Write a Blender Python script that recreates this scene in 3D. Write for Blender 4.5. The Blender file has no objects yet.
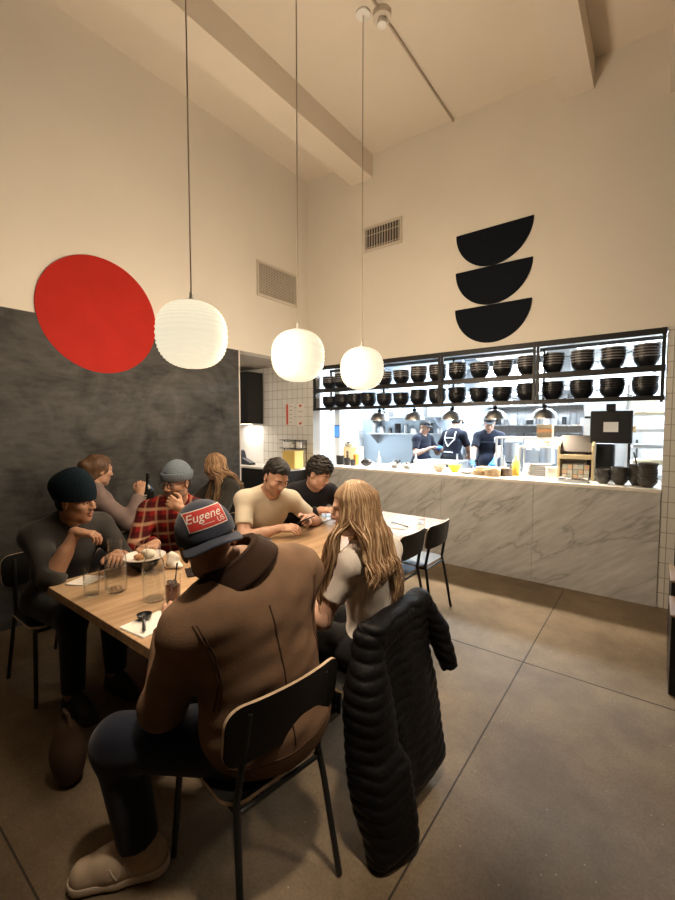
import bpy, bmesh, math, random
import numpy as np
from mathutils import Vector, Matrix
from mathutils.bvhtree import BVHTree

random.seed(4)
SC = bpy.context.scene
COL = SC.collection
PI = math.pi

# ------------------------------------------------------------------ materials
MATS = {}

def mat(name, color=(0.8, 0.8, 0.8), rough=0.5, metal=0.0, spec=0.5, coat=0.0, sheen=0.0,
        emit=None, estr=0.0, trans=0.0, ior=1.45, noise=None, bump=None, alpha=1.0):
    """principled material; noise=(scale, amount, stretch) varies the colour, bump=(scale, strength, stretch)"""
    if name in MATS:
        return MATS[name]
    m = bpy.data.materials.new(name)
    m.use_nodes = True
    nt = m.node_tree
    b = nt.nodes['Principled BSDF']
    b.inputs['Base Color'].default_value = (*color, 1)
    b.inputs['Roughness'].default_value = rough
    b.inputs['Metallic'].default_value = metal
    b.inputs['Specular IOR Level'].default_value = spec
    b.inputs['Coat Weight'].default_value = coat
    b.inputs['Sheen Weight'].default_value = sheen
    b.inputs['Transmission Weight'].default_value = trans
    b.inputs['IOR'].default_value = ior
    b.inputs['Alpha'].default_value = alpha
    if emit:
        b.inputs['Emission Color'].default_value = (*emit, 1)
        b.inputs['Emission Strength'].default_value = estr
    if noise or bump:
        tc = nt.nodes.new('ShaderNodeTexCoord')
    if noise:
        sc, amt, st = noise
        mp = nt.nodes.new('ShaderNodeMapping')
        mp.inputs['Scale'].default_value = st
        nz = nt.nodes.new('ShaderNodeTexNoise')
        nz.inputs['Scale'].default_value = sc
        nz.inputs['Detail'].default_value = 6
        mx = nt.nodes.new('ShaderNodeMix')
        mx.data_type = 'RGBA'
        mx.inputs[6].default_value = (*[max(0, c * (1 - amt)) for c in color], 1)
        mx.inputs[7].default_value = (*[min(1, c * (1 + amt)) for c in color], 1)
        cr = nt.nodes.new('ShaderNodeMapRange')
        cr.inputs[1].default_value = 0.3
        cr.inputs[2].default_value = 0.7
        nt.links.new(tc.outputs['Object'], mp.inputs[0])
        nt.links.new(mp.outputs[0], nz.inputs['Vector'])
        nt.links.new(nz.outputs['Fac'], cr.inputs[0])
        nt.links.new(cr.outputs[0], mx.inputs[0])
        nt.links.new(mx.outputs[2], b.inputs['Base Color'])
    if bump:
        sc, stg, st = bump
        mp2 = nt.nodes.new('ShaderNodeMapping')
        mp2.inputs['Scale'].default_value = st
        n2 = nt.nodes.new('ShaderNodeTexNoise')
        n2.inputs['Scale'].default_value = sc
        n2.inputs['Detail'].default_value = 4
        bp = nt.nodes.new('ShaderNodeBump')
        bp.inputs['Strength'].default_value = stg
        bp.inputs['Distance'].default_value = 0.01
        nt.links.new(tc.outputs['Object'], mp2.inputs[0])
        nt.links.new(mp2.outputs[0], n2.inputs['Vector'])
        nt.links.new(n2.outputs['Fac'], bp.inputs['Height'])
        nt.links.new(bp.outputs[0], b.inputs['Normal'])
    MATS[name] = m
    return m

def nodes(m):
    return m.node_tree, m.node_tree.nodes['Principled BSDF']

def N(nt, t, **kw):
    n = nt.nodes.new(t)
    for k, v in kw.items():
        setattr(n, k, v)
    return n

# ------------------------------------------------------------------ mesh builder
class MB:
    def __init__(s):
        s.v, s.f, s.m = [], [], []
    def add(s, vs, fs, mi=0):
        o = len(s.v)
        s.v += [tuple(v) for v in vs]
        s.f += [tuple(i + o for i in f) for f in fs]
        s.m += [mi] * len(fs)
        return s
    def box(s, c, size, rz=0, mi=0, R=None):
        R = R or Matrix.Rotation(rz, 3, 'Z')
        hx, hy, hz = [q / 2 for q in size]
        vs = [Vector(c) + R @ Vector((x * hx, y * hy, z * hz)) for x, y, z in
              [(-1,-1,-1),(1,-1,-1),(1,1,-1),(-1,1,-1),(-1,-1,1),(1,-1,1),(1,1,1),(-1,1,1)]]
        return s.add(vs, [(3,2,1,0),(4,5,6,7),(0,1,5,4),(1,2,6,5),(2,3,7,6),(3,0,4,7)], mi)
    def span(s, x0, x1, y0, y1, z0, z1, mi=0):
        return s.box(((x0+x1)/2, (y0+y1)/2, (z0+z1)/2), (abs(x1-x0), abs(y1-y0), abs(z1-z0)), mi=mi)
    def cyl(s, p0, p1, r0, r1=None, n=16, mi=0, caps=True):
        r1 = r0 if r1 is None else r1
        p0, p1 = Vector(p0), Vector(p1)
        d = (p1 - p0).normalized()
        a = d.orthogonal().normalized(); b = d.cross(a)
        vs = []
        for p, r in ((p0, r0), (p1, r1)):
            for i in range(n):
                t = 2 * PI * i / n
                vs.append(p + a * (r * math.cos(t)) + b * (r * math.sin(t)))
        fs = [(i, (i+1) % n, n + (i+1) % n, n + i) for i in range(n)]
        if caps:
            fs += [tuple(reversed(range(n))), tuple(range(n, 2*n))]
        return s.add(vs, fs, mi)
    def lathe(s, prof, n=24, c=(0,0,0), mi=0, R=None, close=False):
        """prof: list of (r, z)"""
        R = R or Matrix.Identity(3)
        vs, fs = [], []
        for r, z in prof:
            for i in range(n):
                t = 2*PI*i/n
                vs.append(Vector(c) + R @ Vector((r*math.cos(t), r*math.sin(t), z)))
        k = len(prof)
        for j in range(k - 1 + (1 if close else 0)):
            j2 = (j + 1) % k
            for i in range(n):
                fs.append((j*n+i, j*n+(i+1) % n, j2*n+(i+1) % n, j2*n+i))
        if not close:
            if prof[0][0] > 1e-6: fs.append(tuple(reversed(range(n))))
            if prof[-1][0] > 1e-6: fs.append(tuple((k-1)*n+i for i in range(n)))
        return s.add(vs, fs, mi)
    def tube(s, pts, r, n=8, mi=0, caps=True):
        pts = [Vector(p) for p in pts]
        rs = r if isinstance(r, (list, tuple)) else [r] * len(pts)
        vs, fs = [], []
        nrm = None
        for i, p in enumerate(pts):
            t = (pts[min(i+1, len(pts)-1)] - pts[max(i-1, 0)])
            t = t.normalized() if t.length > 1e-9 else Vector((0,0,1))
            if nrm is None: nrm = t.orthogonal().normalized()
            nrm = (nrm - t * nrm.dot(t))
            nrm = nrm.normalized() if nrm.length > 1e-6 else t.orthogonal().normalized()
            b = t.cross(nrm)
            for j in range(n):
                a = 2*PI*j/n
                vs.append(p + nrm*(rs[i]*math.cos(a)) + b*(rs[i]*math.sin(a)))
        for i in range(len(pts)-1):
            for j in range(n):
                fs.append((i*n+j, i*n+(j+1) % n, (i+1)*n+(j+1) % n, (i+1)*n+j))
        if caps:
            fs += [tuple(reversed(range(n))), tuple((len(pts)-1)*n+j for j in range(n))]
        return s.add(vs, fs, mi)
    def prism(s, poly, z0, z1, mi=0, M=None):
        """poly: 2-D outline (ccw) in XY, extruded z0..z1, moved by 4x4 M"""
        M = M or Matrix.Identity(4)
        n = len(poly)
        vs = [M @ Vector((x, y, z0)) for x, y in poly] + [M @ Vector((x, y, z1)) for x, y in poly]
        fs = [tuple(reversed(range(n))), tuple(range(n, 2*n))] + [(i, (i+1) % n, n+(i+1) % n, n+i) for i in range(n)]
        return s.add(vs, fs, mi)
    def ball(s, c, r, n=14, k=9, mi=0):
        r = r if isinstance(r, (tuple, list)) else (r, r, r)
        vs, fs = [], []
        for j in range(k+1):
            a = -PI/2 + PI*j/k
            for i in range(n):
                t = 2*PI*i/n
                vs.append((c[0]+r[0]*math.cos(a)*math.cos(t), c[1]+r[1]*math.cos(a)*math.sin(t), c[2]+r[2]*math.sin(a)))
        for j in range(k):
            for i in range(n):
                fs.append((j*n+i, j*n+(i+1) % n, (j+1)*n+(i+1) % n, (j+1)*n+i))
        return s.add(vs, fs, mi)
    def build(s, name, mats, parent=None, loc=(0,0,0), smooth=True, bevel=0, rz=0, angle=40):
        me = bpy.data.meshes.new(name)
        me.from_pydata(s.v, [], s.f)
        me.update()
        return link(name, me, mats, parent, loc, smooth, bevel, rz, angle, s.m)

def link(name, me, mats, parent=None, loc=(0,0,0), smooth=True, bevel=0, rz=0, angle=40, mi=None, weld=True):
    mats = mats if isinstance(mats, (list, tuple)) else [mats]
    for m in mats: me.materials.append(m)
    if mi is not None:
        me.polygons.foreach_set('material_index', mi)
    if weld:
        bm = bmesh.new(); bm.from_mesh(me)
        bmesh.ops.remove_doubles(bm, verts=bm.verts, dist=1e-6)
        bmesh.ops.recalc_face_normals(bm, faces=bm.faces)
        bm.to_mesh(me); bm.free()
    if smooth:
        me.polygons.foreach_set('use_smooth', [True]*len(me.polygons))
        if angle: me.set_sharp_from_angle(angle=math.radians(angle))
    me.update()
    o = bpy.data.objects.new(name, me)
    COL.objects.link(o)
    o.location = loc
    o.rotation_euler = (0, 0, rz)
    if parent: o.parent = parent
    if bevel:
        bv = o.modifiers.new('bevel', 'BEVEL')
        bv.width = bevel; bv.segments = 2; bv.limit_method = 'ANGLE'
        bv.harden_normals = False
    return o

def tag(o, label=None, cat=None, group=None, kind=None):
    if label: o['label'] = label
    if cat: o['category'] = cat
    if group: o['group'] = group
    if kind: o['kind'] = kind
    return o

def thing(name, label, cat, loc=(0,0,0), rz=0, group=None):
    o = bpy.data.objects.new(name, None)
    COL.objects.link(o)
    o.empty_display_size = 0.1
    o.location = loc; o.rotation_euler = (0, 0, rz)
    return tag(o, label, cat, group)

def struct(name, mb, m, bevel=0, smooth=False, parent=None):
    return tag(mb.build(name, m, parent, smooth=smooth, bevel=bevel), kind='structure' if not parent else None)

def copy_tree(o, parent=None):
    c = o.copy(); COL.objects.link(c); c.parent = parent
    for ch in list(o.children):
        copy_tree(ch, c)
    return c

# ------------------------------------------------------------------ implicit surfaces for soft shapes
I3 = np.eye(3)
def V(*a): return np.array(a, float)
def nrm(a):
    a = np.asarray(a, float); return a / (np.linalg.norm(a) + 1e-12)
def lerp(a, b, t): return np.asarray(a, float) * (1-t) + np.asarray(b, float) * t
def frame(fwd, up=(0,0,1)):
    """columns: right, forward, up"""
    f = nrm(fwd); r = nrm(np.cross(f, up)); u = np.cross(r, f)
    return np.stack([r, f, u], 1)

class Vol:
    def __init__(s):
        s.ops = []; s.lo = []; s.hi = []
    def _push(s, mode, k, lo, hi, fn):
        s.ops.append((mode, k, np.array(lo, float), np.array(hi, float), fn))
        if mode == 'add': s.lo.append(lo); s.hi.append(hi)
        return s
    def cone(s, a, b, ra, rb, k=0.02, mode='add', flat=False):
        a = np.asarray(a, float); b = np.asarray(b, float); r = max(ra, rb)
        ab = b - a; L2 = ab @ ab + 1e-12; un = ab / math.sqrt(L2)
        def fn(x, y, z):
            px, py, pz = x-a[0], y-a[1], z-a[2]
            t = (px*ab[0]+py*ab[1]+pz*ab[2]) / L2
            h = np.clip(t, 0, 1)
            d = np.sqrt((px-h*ab[0])**2+(py-h*ab[1])**2+(pz-h*ab[2])**2) - (ra+(rb-ra)*h)
            if flat: d = np.maximum(d, (t-1)*math.sqrt(L2))
            return d
        return s._push(mode, k, np.minimum(a, b)-r, np.maximum(a, b)+r, fn)
    def ell(s, c, r, R=I3, k=0.02, mode='add'):
        c = np.asarray(c, float); r = np.asarray(r, float)
        ext = np.sqrt((R**2) @ (r**2))
        def fn(x, y, z):
            px, py, pz = x-c[0], y-c[1], z-c[2]
            q0 = px*R[0,0]+py*R[1,0]+pz*R[2,0]
            q1 = px*R[0,1]+py*R[1,1]+pz*R[2,1]
            q2 = px*R[0,2]+py*R[1,2]+pz*R[2,2]
            k0 = np.sqrt((q0/r[0])**2+(q1/r[1])**2+(q2/r[2])**2)
            k1 = np.sqrt((q0/r[0]**2)**2+(q1/r[1]**2)**2+(q2/r[2]**2)**2)
            return k0*(k0-1)/(k1+1e-9)
        return s._push(mode, k, c-ext, c+ext, fn)
    def box(s, c, h, R=I3, rd=0.01, k=0.01, mode='add'):
        c = np.asarray(c, float); h = np.asarray(h, float)
        ext = np.abs(R) @ h
        def fn(x, y, z):
            px, py, pz = x-c[0], y-c[1], z-c[2]
            q = [np.abs(px*R[0,i]+py*R[1,i]+pz*R[2,i]) - (h[i]-rd) for i in range(3)]
            out = np.sqrt(sum(np.maximum(t, 0)**2 for t in q))
            return out + np.minimum(np.maximum(np.maximum(q[0], q[1]), q[2]), 0) - rd
        return s._push(mode, k, c-ext, c+ext, fn)
    def fn(s, f, lo, hi, k=0.005, mode='add'):
        return s._push(mode, k, np.array(lo, float), np.array(hi, float), f)
    def cut(s, p, n, k=0.0):
        """throw away the side the normal points to"""
        p = np.asarray(p, float); n = nrm(n)
        def fn(x, y, z): return (x-p[0])*n[0]+(y-p[1])*n[1]+(z-p[2])*n[2]
        s.ops.append(('cut', k, None, None, fn)); return s
    def mesh(s, h=0.008, disp=None, pad=None):
        lo = np.min(np.array(s.lo), 0) - 3*h - 0.02; hi = np.max(np.array(s.hi), 0) + 3*h + 0.02
        n = np.ceil((hi-lo)/h).astype(int) + 1
        ax = [lo[i] + h*np.arange(n[i]) for i in range(3)]
        D = np.full(n, 0.08, np.float32)
        for mode, k, l, u, fn in s.ops:
            if l is None:
                sl = (slice(None),)*3
            else:
                m = k + 2.5*h
                i0 = np.maximum(np.floor((l-m-lo)/h).astype(int), 0)
                i1 = np.minimum(np.ceil((u+m-lo)/h).astype(int)+1, n)
                if np.any(i1 <= i0): continue
                sl = tuple(slice(i0[j], i1[j]) for j in range(3))
            x = ax[0][sl[0]][:, None, None]; y = ax[1][sl[1]][None, :, None]; z = ax[2][sl[2]][None, None, :]
            d = fn(x, y, z)
            A = D[sl]
            if mode == 'add':
                if k > 0:
                    t = np.clip(0.5+0.5*(A-d)/k, 0, 1); D[sl] = A*(1-t)+d*t-k*t*(1-t)
                else: D[sl] = np.minimum(A, d)
            else:
                e = -d if mode == 'sub' else d
                if k > 0:
                    t = np.clip(0.5-0.5*(A-e)/k, 0, 1); D[sl] = A*(1-t)+e*t+k*t*(1-t)
                else: D[sl] = np.maximum(A, e)
        if disp is not None:
            i, j, kk = np.where(np.abs(D) < 0.06)
            D[i, j, kk] += disp(ax[0][i], ax[1][j], ax[2][kk])
        for a in range(3):
            sl = [slice(None)]*3
            for e in (0, -1):
                sl[a] = e; D[tuple(sl)] = np.maximum(D[tuple(sl)], 0.001)
        return nets(D, lo, h)

def nets(D, lo, h):
    S = D < 0
    c = np.zeros(np.array(D.shape)-1, np.int8)
    offs = [(i, j, k) for i in (0,1) for j in (0,1) for k in (0,1)]
    nx, ny, nz = D.shape
    for o in offs:
        c += S[o[0]:nx-1+o[0], o[1]:ny-1+o[1], o[2]:nz-1+o[2]]
    act = np.where((c > 0) & (c < 8))
    idx = np.full(c.shape, -1, np.int64); idx[act] = np.arange(len(act[0]))
    B = np.stack(act, 1)
    acc = np.zeros((len(B), 3)); cnt = np.zeros(len(B))
    for a in range(8):
        for b in range(a+1, 8):
            oa, ob = np.array(offs[a]), np.array(offs[b])
            if abs(oa-ob).sum() != 1: continue
            da = D[B[:,0]+oa[0], B[:,1]+oa[1], B[:,2]+oa[2]]; db = D[B[:,0]+ob[0], B[:,1]+ob[1], B[:,2]+ob[2]]
            m = (da < 0) != (db < 0)
            t = np.where(m, da/(da-db+1e-20), 0)
            acc[m] += oa + t[m, None]*(ob-oa); cnt[m] += 1
    P = lo + h*(B + acc/np.maximum(cnt, 1)[:, None])
    Q = []
    for a in range(3):
        b1, b2 = (a+1) % 3, (a+2) % 3
        sl0 = [slice(None)]*3; sl1 = [slice(None)]*3
        sl0[a] = slice(0, -1); sl1[a] = slice(1, None)
        s0, s1 = S[tuple(sl0)], S[tuple(sl1)]
        e = np.stack(np.where(s0 != s1), 1)
        e = e[(e[:, b1] > 0) & (e[:, b2] > 0) & (e[:, b1] < D.shape[b1]-1) & (e[:, b2] < D.shape[b2]-1)]
        fl = s0[e[:,0], e[:,1], e[:,2]]
        def g(d1, d2):
            q = e.copy(); q[:, b1] += d1; q[:, b2] += d2
            return idx[q[:,0], q[:,1], q[:,2]]
        quad = np.stack([g(-1,-1), g(0,-1), g(0,0), g(-1,0)], 1)
        quad[~fl] = quad[~fl][:, ::-1]
        Q.append(quad)
    return P, np.concatenate(Q)

def soft(name, meshes, mats, parent=None, base=(0,0,0), mi=None, smooth_it=0):
    """meshes: one (verts, quads) or a list of them, joined in one mesh object whose origin is base"""
    if isinstance(meshes, tuple): meshes = [meshes]
    vs, fs, o = [], [], 0
    for v, f in meshes:
        vs.append(v - np.asarray(base, float)); fs.append(f + o); o += len(v)
    vs = np.concatenate(vs); fs = np.concatenate(fs)
    me = bpy.data.meshes.new(name)
    me.vertices.add(len(vs)); me.vertices.foreach_set('co', vs.astype(np.float32).ravel())
    me.loops.add(fs.size); me.loops.foreach_set('vertex_index', fs.astype(np.int32).ravel())
    me.polygons.add(len(fs)); me.polygons.foreach_set('loop_start', np.arange(0, fs.size, 4, dtype=np.int32))
    me.update(calc_edges=True); me.validate()
    o = link(name, me, mats, parent, (0,0,0) if parent else base, True, 0, 0, 0, mi, weld=False)
    return o

def waves(x, y, z, sc, seed, n=5, st=(1,1,1)):
    rg = np.random.RandomState(seed); out = 0
    for i in range(n):
        d = nrm(rg.normal(size=3)); f = sc*(0.6+0.9*rg.rand()); p = rg.rand()*6.28
        out = out + np.sin(f*(d[0]*x*st[0]+d[1]*y*st[1]+d[2]*z*st[2])+p)
    return out / n
# ------------------------------------------------------------------ measurements of the room
XL, YC = -4.035, 4.614          # left wall, back wall
TZ = 0.76                       # table top

def ceil_z(x): return 5.05 - 0.025*(x - XL)

# ------------------------------------------------------------------ room materials
def plaster(name, col, rough=0.75):
    m = mat(name, col, rough, spec=0.2, noise=(1.3, 0.03, (1,1,1)), bump=(60, 0.06, (1,1,1)))
    return m
M_wall = plaster('white_plaster', (0.79, 0.745, 0.67))
M_ceil = plaster('ceiling_paint', (0.74, 0.67, 0.58))
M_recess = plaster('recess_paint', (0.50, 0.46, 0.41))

def blackboard():
    m = mat('dark_polished_plaster', (0.05, 0.05, 0.05), 0.5, spec=0.16)
    nt, b = nodes(m)
    tc = N(nt, 'ShaderNodeTexCoord')
    n1 = N(nt, 'ShaderNodeTexNoise'); n1.inputs['Scale'].default_value = 2.2; n1.inputs['Detail'].default_value = 9; n1.inputs['Roughness'].default_value = 0.62; n1.inputs['Distortion'].default_value = 0.8
    n2 = N(nt, 'ShaderNodeTexNoise'); n2.inputs['Scale'].default_value = 14; n2.inputs['Detail'].default_value = 6
    mp = N(nt, 'ShaderNodeMapping'); mp.inputs['Rotation'].default_value = (0.5, 0, 0); mp.inputs['Scale'].default_value = (1, 0.5, 1.8)
    nt.links.new(tc.outputs['Object'], n1.inputs['Vector'])
    nt.links.new(tc.outputs['Object'], mp.inputs[0]); nt.links.new(mp.outputs[0], n2.inputs['Vector'])
    ad = N(nt, 'ShaderNodeMath', operation='MULTIPLY_ADD'); ad.inputs[1].default_value = 0.35
    nt.links.new(n2.outputs['Fac'], ad.inputs[0]); nt.links.new(n1.outputs['Fac'], ad.inputs[2])
    cr = N(nt, 'ShaderNodeValToRGB')
    cr.color_ramp.elements[0].position = 0.42; cr.color_ramp.elements[0].color = (0.020, 0.020, 0.020, 1)
    cr.color_ramp.elements[1].position = 0.92; cr.color_ramp.elements[1].color = (0.110, 0.107, 0.103, 1)
    nt.links.new(ad.outputs[0], cr.inputs[0]); nt.links.new(cr.outputs[0], b.inputs['Base Color'])
    return m
M_board = blackboard()

def concrete():
    m = mat('polished_concrete', (0.3, 0.25, 0.2), 0.6, spec=0.18)
    nt, b = nodes(m)
    tc = N(nt, 'ShaderNodeTexCoord')
    n1 = N(nt, 'ShaderNodeTexNoise'); n1.inputs['Scale'].default_value = 1.6; n1.inputs['Detail'].default_value = 10; n1.inputs['Roughness'].default_value = 0.68
    n2 = N(nt, 'ShaderNodeTexNoise'); n2.inputs['Scale'].default_value = 90; n2.inputs['Detail'].default_value = 3
    for n in (n1, n2): nt.links.new(tc.outputs['Object'], n.inputs['Vector'])
    cr = N(nt, 'ShaderNodeValToRGB')
    cr.color_ramp.elements[0].position = 0.32; cr.color_ramp.elements[0].color = (0.118, 0.086, 0.055, 1)
    cr.color_ramp.elements[1].position = 0.70; cr.color_ramp.elements[1].color = (0.250, 0.190, 0.128, 1)
    nt.links.new(n1.outputs['Fac'], cr.inputs[0])
    mr = N(nt, 'ShaderNodeMapRange'); mr.inputs[1].default_value = 0.3; mr.inputs[2].default_value = 0.7; mr.inputs[3].default_value = 0.84; mr.inputs[4].default_value = 1.12
    nt.links.new(n2.outputs['Fac'], mr.inputs[0])
    mx = N(nt, 'ShaderNodeMix', data_type='RGBA', blend_type='MULTIPLY'); mx.inputs[0].default_value = 1
    nt.links.new(cr.outputs[0], mx.inputs[6]); nt.links.new(mr.outputs[0], mx.inputs[7])
    # pale aggregate specks
    vo = N(nt, 'ShaderNodeTexVoronoi'); vo.inputs['Scale'].default_value = 26
    nt.links.new(tc.outputs['Object'], vo.inputs['Vector'])
    lt = N(nt, 'ShaderNodeMath', operation='LESS_THAN'); lt.inputs[1].default_value = 0.085
    nt.links.new(vo.outputs['Distance'], lt.inputs[0])
    sp = N(nt, 'ShaderNodeSeparateColor'); nt.links.new(vo.outputs['Color'], sp.inputs[0])
    gt = N(nt, 'ShaderNodeMath', operation='GREATER_THAN'); gt.inputs[1].default_value = 0.86
    nt.links.new(sp.outputs[0], gt.inputs[0])
    ml = N(nt, 'ShaderNodeMath', operation='MULTIPLY'); nt.links.new(lt.outputs[0], ml.inputs[0]); nt.links.new(gt.outputs[0], ml.inputs[1])
    m2 = N(nt, 'ShaderNodeMix', data_type='RGBA'); m2.inputs[7].default_value = (0.36, 0.31, 0.25, 1)
    nt.links.new(ml.outputs[0], m2.inputs[0]); nt.links.new(mx.outputs[2], m2.inputs[6])
    nt.links.new(m2.outputs[2], b.inputs['Base Color'])
    r = N(nt, 'ShaderNodeMapRange'); r.inputs[3].default_value = 0.52; r.inputs[4].default_value = 0.72
    nt.links.new(n1.outputs['Fac'], r.inputs[0]); nt.links.new(r.outputs[0], b.inputs['Roughness'])
    return m
M_floor = concrete()
M_joint = mat('joint_filler', (0.035, 0.028, 0.022), 0.8)

def tile(name, axes, col, w, h, grout=(0.22, 0.2, 0.18), gw=0.004, rough=0.22):
    m = mat(name, col, rough)
    nt, b = nodes(m)
    tc = N(nt, 'ShaderNodeTexCoord'); sp = N(nt, 'ShaderNodeSeparateXYZ'); cb = N(nt, 'ShaderNodeCombineXYZ')
    nt.links.new(tc.outputs['Object'], sp.inputs[0])
    nt.links.new(sp.outputs[axes[0]], cb.inputs[0]); nt.links.new(sp.outputs[axes[1]], cb.inputs[1])
    br = N(nt, 'ShaderNodeTexBrick', offset=0.0)
    br.inputs['Scale'].default_value = 1; br.inputs['Brick Width'].default_value = w; br.inputs['Row Height'].default_value = h
    br.inputs['Mortar Size'].default_value = gw; br.inputs['Mortar Smooth'].default_value = 0.1
    br.inputs['Color1'].default_value = (*col, 1); br.inputs['Color2'].default_value = (*[c*0.94 for c in col], 1); br.inputs['Mortar'].default_value = (*grout, 1)
    nt.links.new(cb.outputs[0], br.inputs['Vector']); nt.links.new(br.outputs['Color'], b.inputs['Base Color'])
    bp = N(nt, 'ShaderNodeBump'); bp.inputs['Strength'].default_value = 0.3; bp.invert = True; bp.inputs['Distance'].default_value = 0.004
    nt.links.new(br.outputs['Fac'], bp.inputs['Height']); nt.links.new(bp.outputs[0], b.inputs['Normal'])
    return m
M_tile = tile('white_wall_tile', ('X', 'Z'), (0.72, 0.70, 0.66), 0.104, 0.135, (0.36, 0.34, 0.31), 0.0035)
M_ktile = tile('kitchen_tile', ('X', 'Z'), (0.85, 0.86, 0.87), 0.15, 0.15, (0.6, 0.61, 0.62))
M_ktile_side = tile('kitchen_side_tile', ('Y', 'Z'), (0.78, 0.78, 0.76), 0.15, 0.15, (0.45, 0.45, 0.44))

def marble():
    m = mat('grey_veined_marble', (0.6, 0.57, 0.52), 0.3, spec=0.4)
    nt, b = nodes(m)
    tc = N(nt, 'ShaderNodeTexCoord')
    m0 = N(nt, 'ShaderNodeMapping'); m0.inputs['Rotation'].default_value = (0, math.radians(36), 0)
    mp = N(nt, 'ShaderNodeMapping'); mp.inputs['Scale'].default_value = (0.5, 1, 2.6)
    nt.links.new(tc.outputs['Object'], m0.inputs[0]); nt.links.new(m0.outputs[0], mp.inputs[0])
    n1 = N(nt, 'ShaderNodeTexNoise'); n1.inputs['Scale'].default_value = 1.0; n1.inputs['Detail'].default_value = 6; n1.inputs['Distortion'].default_value = 0.25
    nt.links.new(mp.outputs[0], n1.inputs['Vector'])
    s = N(nt, 'ShaderNodeMath', operation='SUBTRACT'); s.inputs[1].default_value = 0.5
    a = N(nt, 'ShaderNodeMath', operation='ABSOLUTE')
    nt.links.new(n1.outputs['Fac'], s.inputs[0]); nt.links.new(s.outputs[0], a.inputs[0])
    cr = N(nt, 'ShaderNodeValToRGB')
    cr.color_ramp.elements[0].position = 0.0; cr.color_ramp.elements[0].color = (0.37, 0.365, 0.355, 1)
    cr.color_ramp.elements[1].position = 0.010; cr.color_ramp.elements[1].color = (0.54, 0.54, 0.53, 1)
    e = cr.color_ramp.elements.new(0.005); e.color = (0.46, 0.455, 0.445, 1)
    e = cr.color_ramp.elements.new(0.2); e.color = (0.64, 0.64, 0.63, 1)
    nt.links.new(a.outputs[0], cr.inputs[0])
    n2 = N(nt, 'ShaderNodeTexNoise'); n2.inputs['Scale'].default_value = 9; n2.inputs['Detail'].default_value = 8
    nt.links.new(mp.outputs[0], n2.inputs['Vector'])
    mr = N(nt, 'ShaderNodeMapRange'); mr.inputs[1].default_value = 0.3; mr.inputs[2].default_value = 0.7; mr.inputs[3].default_value = 0.8; mr.inputs[4].default_value = 1.08
    nt.links.new(n2.outputs['Fac'], mr.inputs[0])
    mx = N(nt, 'ShaderNodeMix', data_type='RGBA', blend_type='MULTIPLY'); mx.inputs[0].default_value = 1
    nt.links.new(cr.outputs[0], mx.inputs[6]); nt.links.new(mr.outputs[0], mx.inputs[7])
    nt.links.new(mx.outputs[2], b.inputs['Base Color'])
    return m
M_marble = marble()
M_white_stone = mat('white_worktop', (0.8, 0.76, 0.7), 0.3, noise=(4, 0.04, (1,1,1)))
M_black = mat('black_steel', (0.018, 0.018, 0.019), 0.45)
M_blackpl = mat('black_plastic', (0.015, 0.015, 0.016), 0.35)
M_steel = mat('brushed_steel', (0.62, 0.63, 0.64), 0.3, 1.0, bump=(40, 0.05, (1, 1, 20)))
M_chrome = mat('chrome', (0.75, 0.75, 0.75), 0.12, 1.0)
M_white = mat('white_enamel', (0.82, 0.81, 0.79), 0.35)
M_wtrim = mat('white_trim', (0.72, 0.68, 0.62), 0.5)

# ------------------------------------------------------------------ shell
struct('floor', MB().span(-6.3, 4.0, -4.0, 9.2, -0.12, 0.0), M_floor)
fj = MB()
fj.span(-0.671, -0.664, -4.0, 4.55, -0.005, 0.0012)
for y in (-2.08, 0.445, 2.968):
    fj.span(-4.0, -0.671, y-0.0035, y+0.0035, -0.005, 0.0011); fj.span(-0.664, 3.99, y-0.0035, y+0.0035, -0.005, 0.0011)
struct('floor_joints', fj, M_joint)
struct('wall_left', MB().span(XL-0.2, XL, -4.0, 3.326, 0, 5.3).span(XL-0.2, XL, 3.326, YC, 2.525, 5.3), M_wall)
struct('wall_left_lower', MB().span(XL-0.001, XL+0.012, -3.99, 3.322, 0, 2.522), M_board)
struct('trim_1', MB().span(XL-0.2, XL+0.016, 3.322, 3.338, 0, 2.525), M_wtrim)
wb = MB(); wb.span(XL-0.2, 4.0, YC, YC+0.16, 2.46, 5.3)
struct('wall_back', wb, M_wall)
struct('wall_back_tiled', MB().span(-5.0, -3.955, YC, YC+0.16, 0, 2.53).span(0.0555, 4.0, YC, YC+0.16, 0, 2.46), M_tile)
c = MB()
vs = [(x, y, ceil_z(x)+dz) for dz in (0, 0.15) for x, y in ((-4.3, -4.2), (4.2, -4.2), (4.2, YC+0.1), (-4.3, YC+0.1))]
c.add(vs, [(0,1,2,3), (7,6,5,4), (0,4,5,1), (1,5,6,2), (2,6,7,3), (3,7,4,0)])
struct('ceiling', c, M_ceil)
for i, (x0, x1, z0) in enumerate(((-3.27, -2.95, 4.74), (-0.82, -0.555, 4.70), (0.0, 0.3, 4.40), (2.3, 2.6, 4.66))):
    struct('ceiling_beam', MB().span(x0, x1, -3.98, YC-0.001, z0, ceil_z(x1)-0.002), M_ceil)
M_far = plaster('dark_wall_paint', (0.10, 0.09, 0.08))
struct('wall_right', MB().span(3.9, 4.05, -4.0, YC-0.002, 0, 5.2), M_far)
struct('wall_front', MB().span(-4.03, 3.9, -4.1, -4.0, 0, 5.2), M_far)
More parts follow.
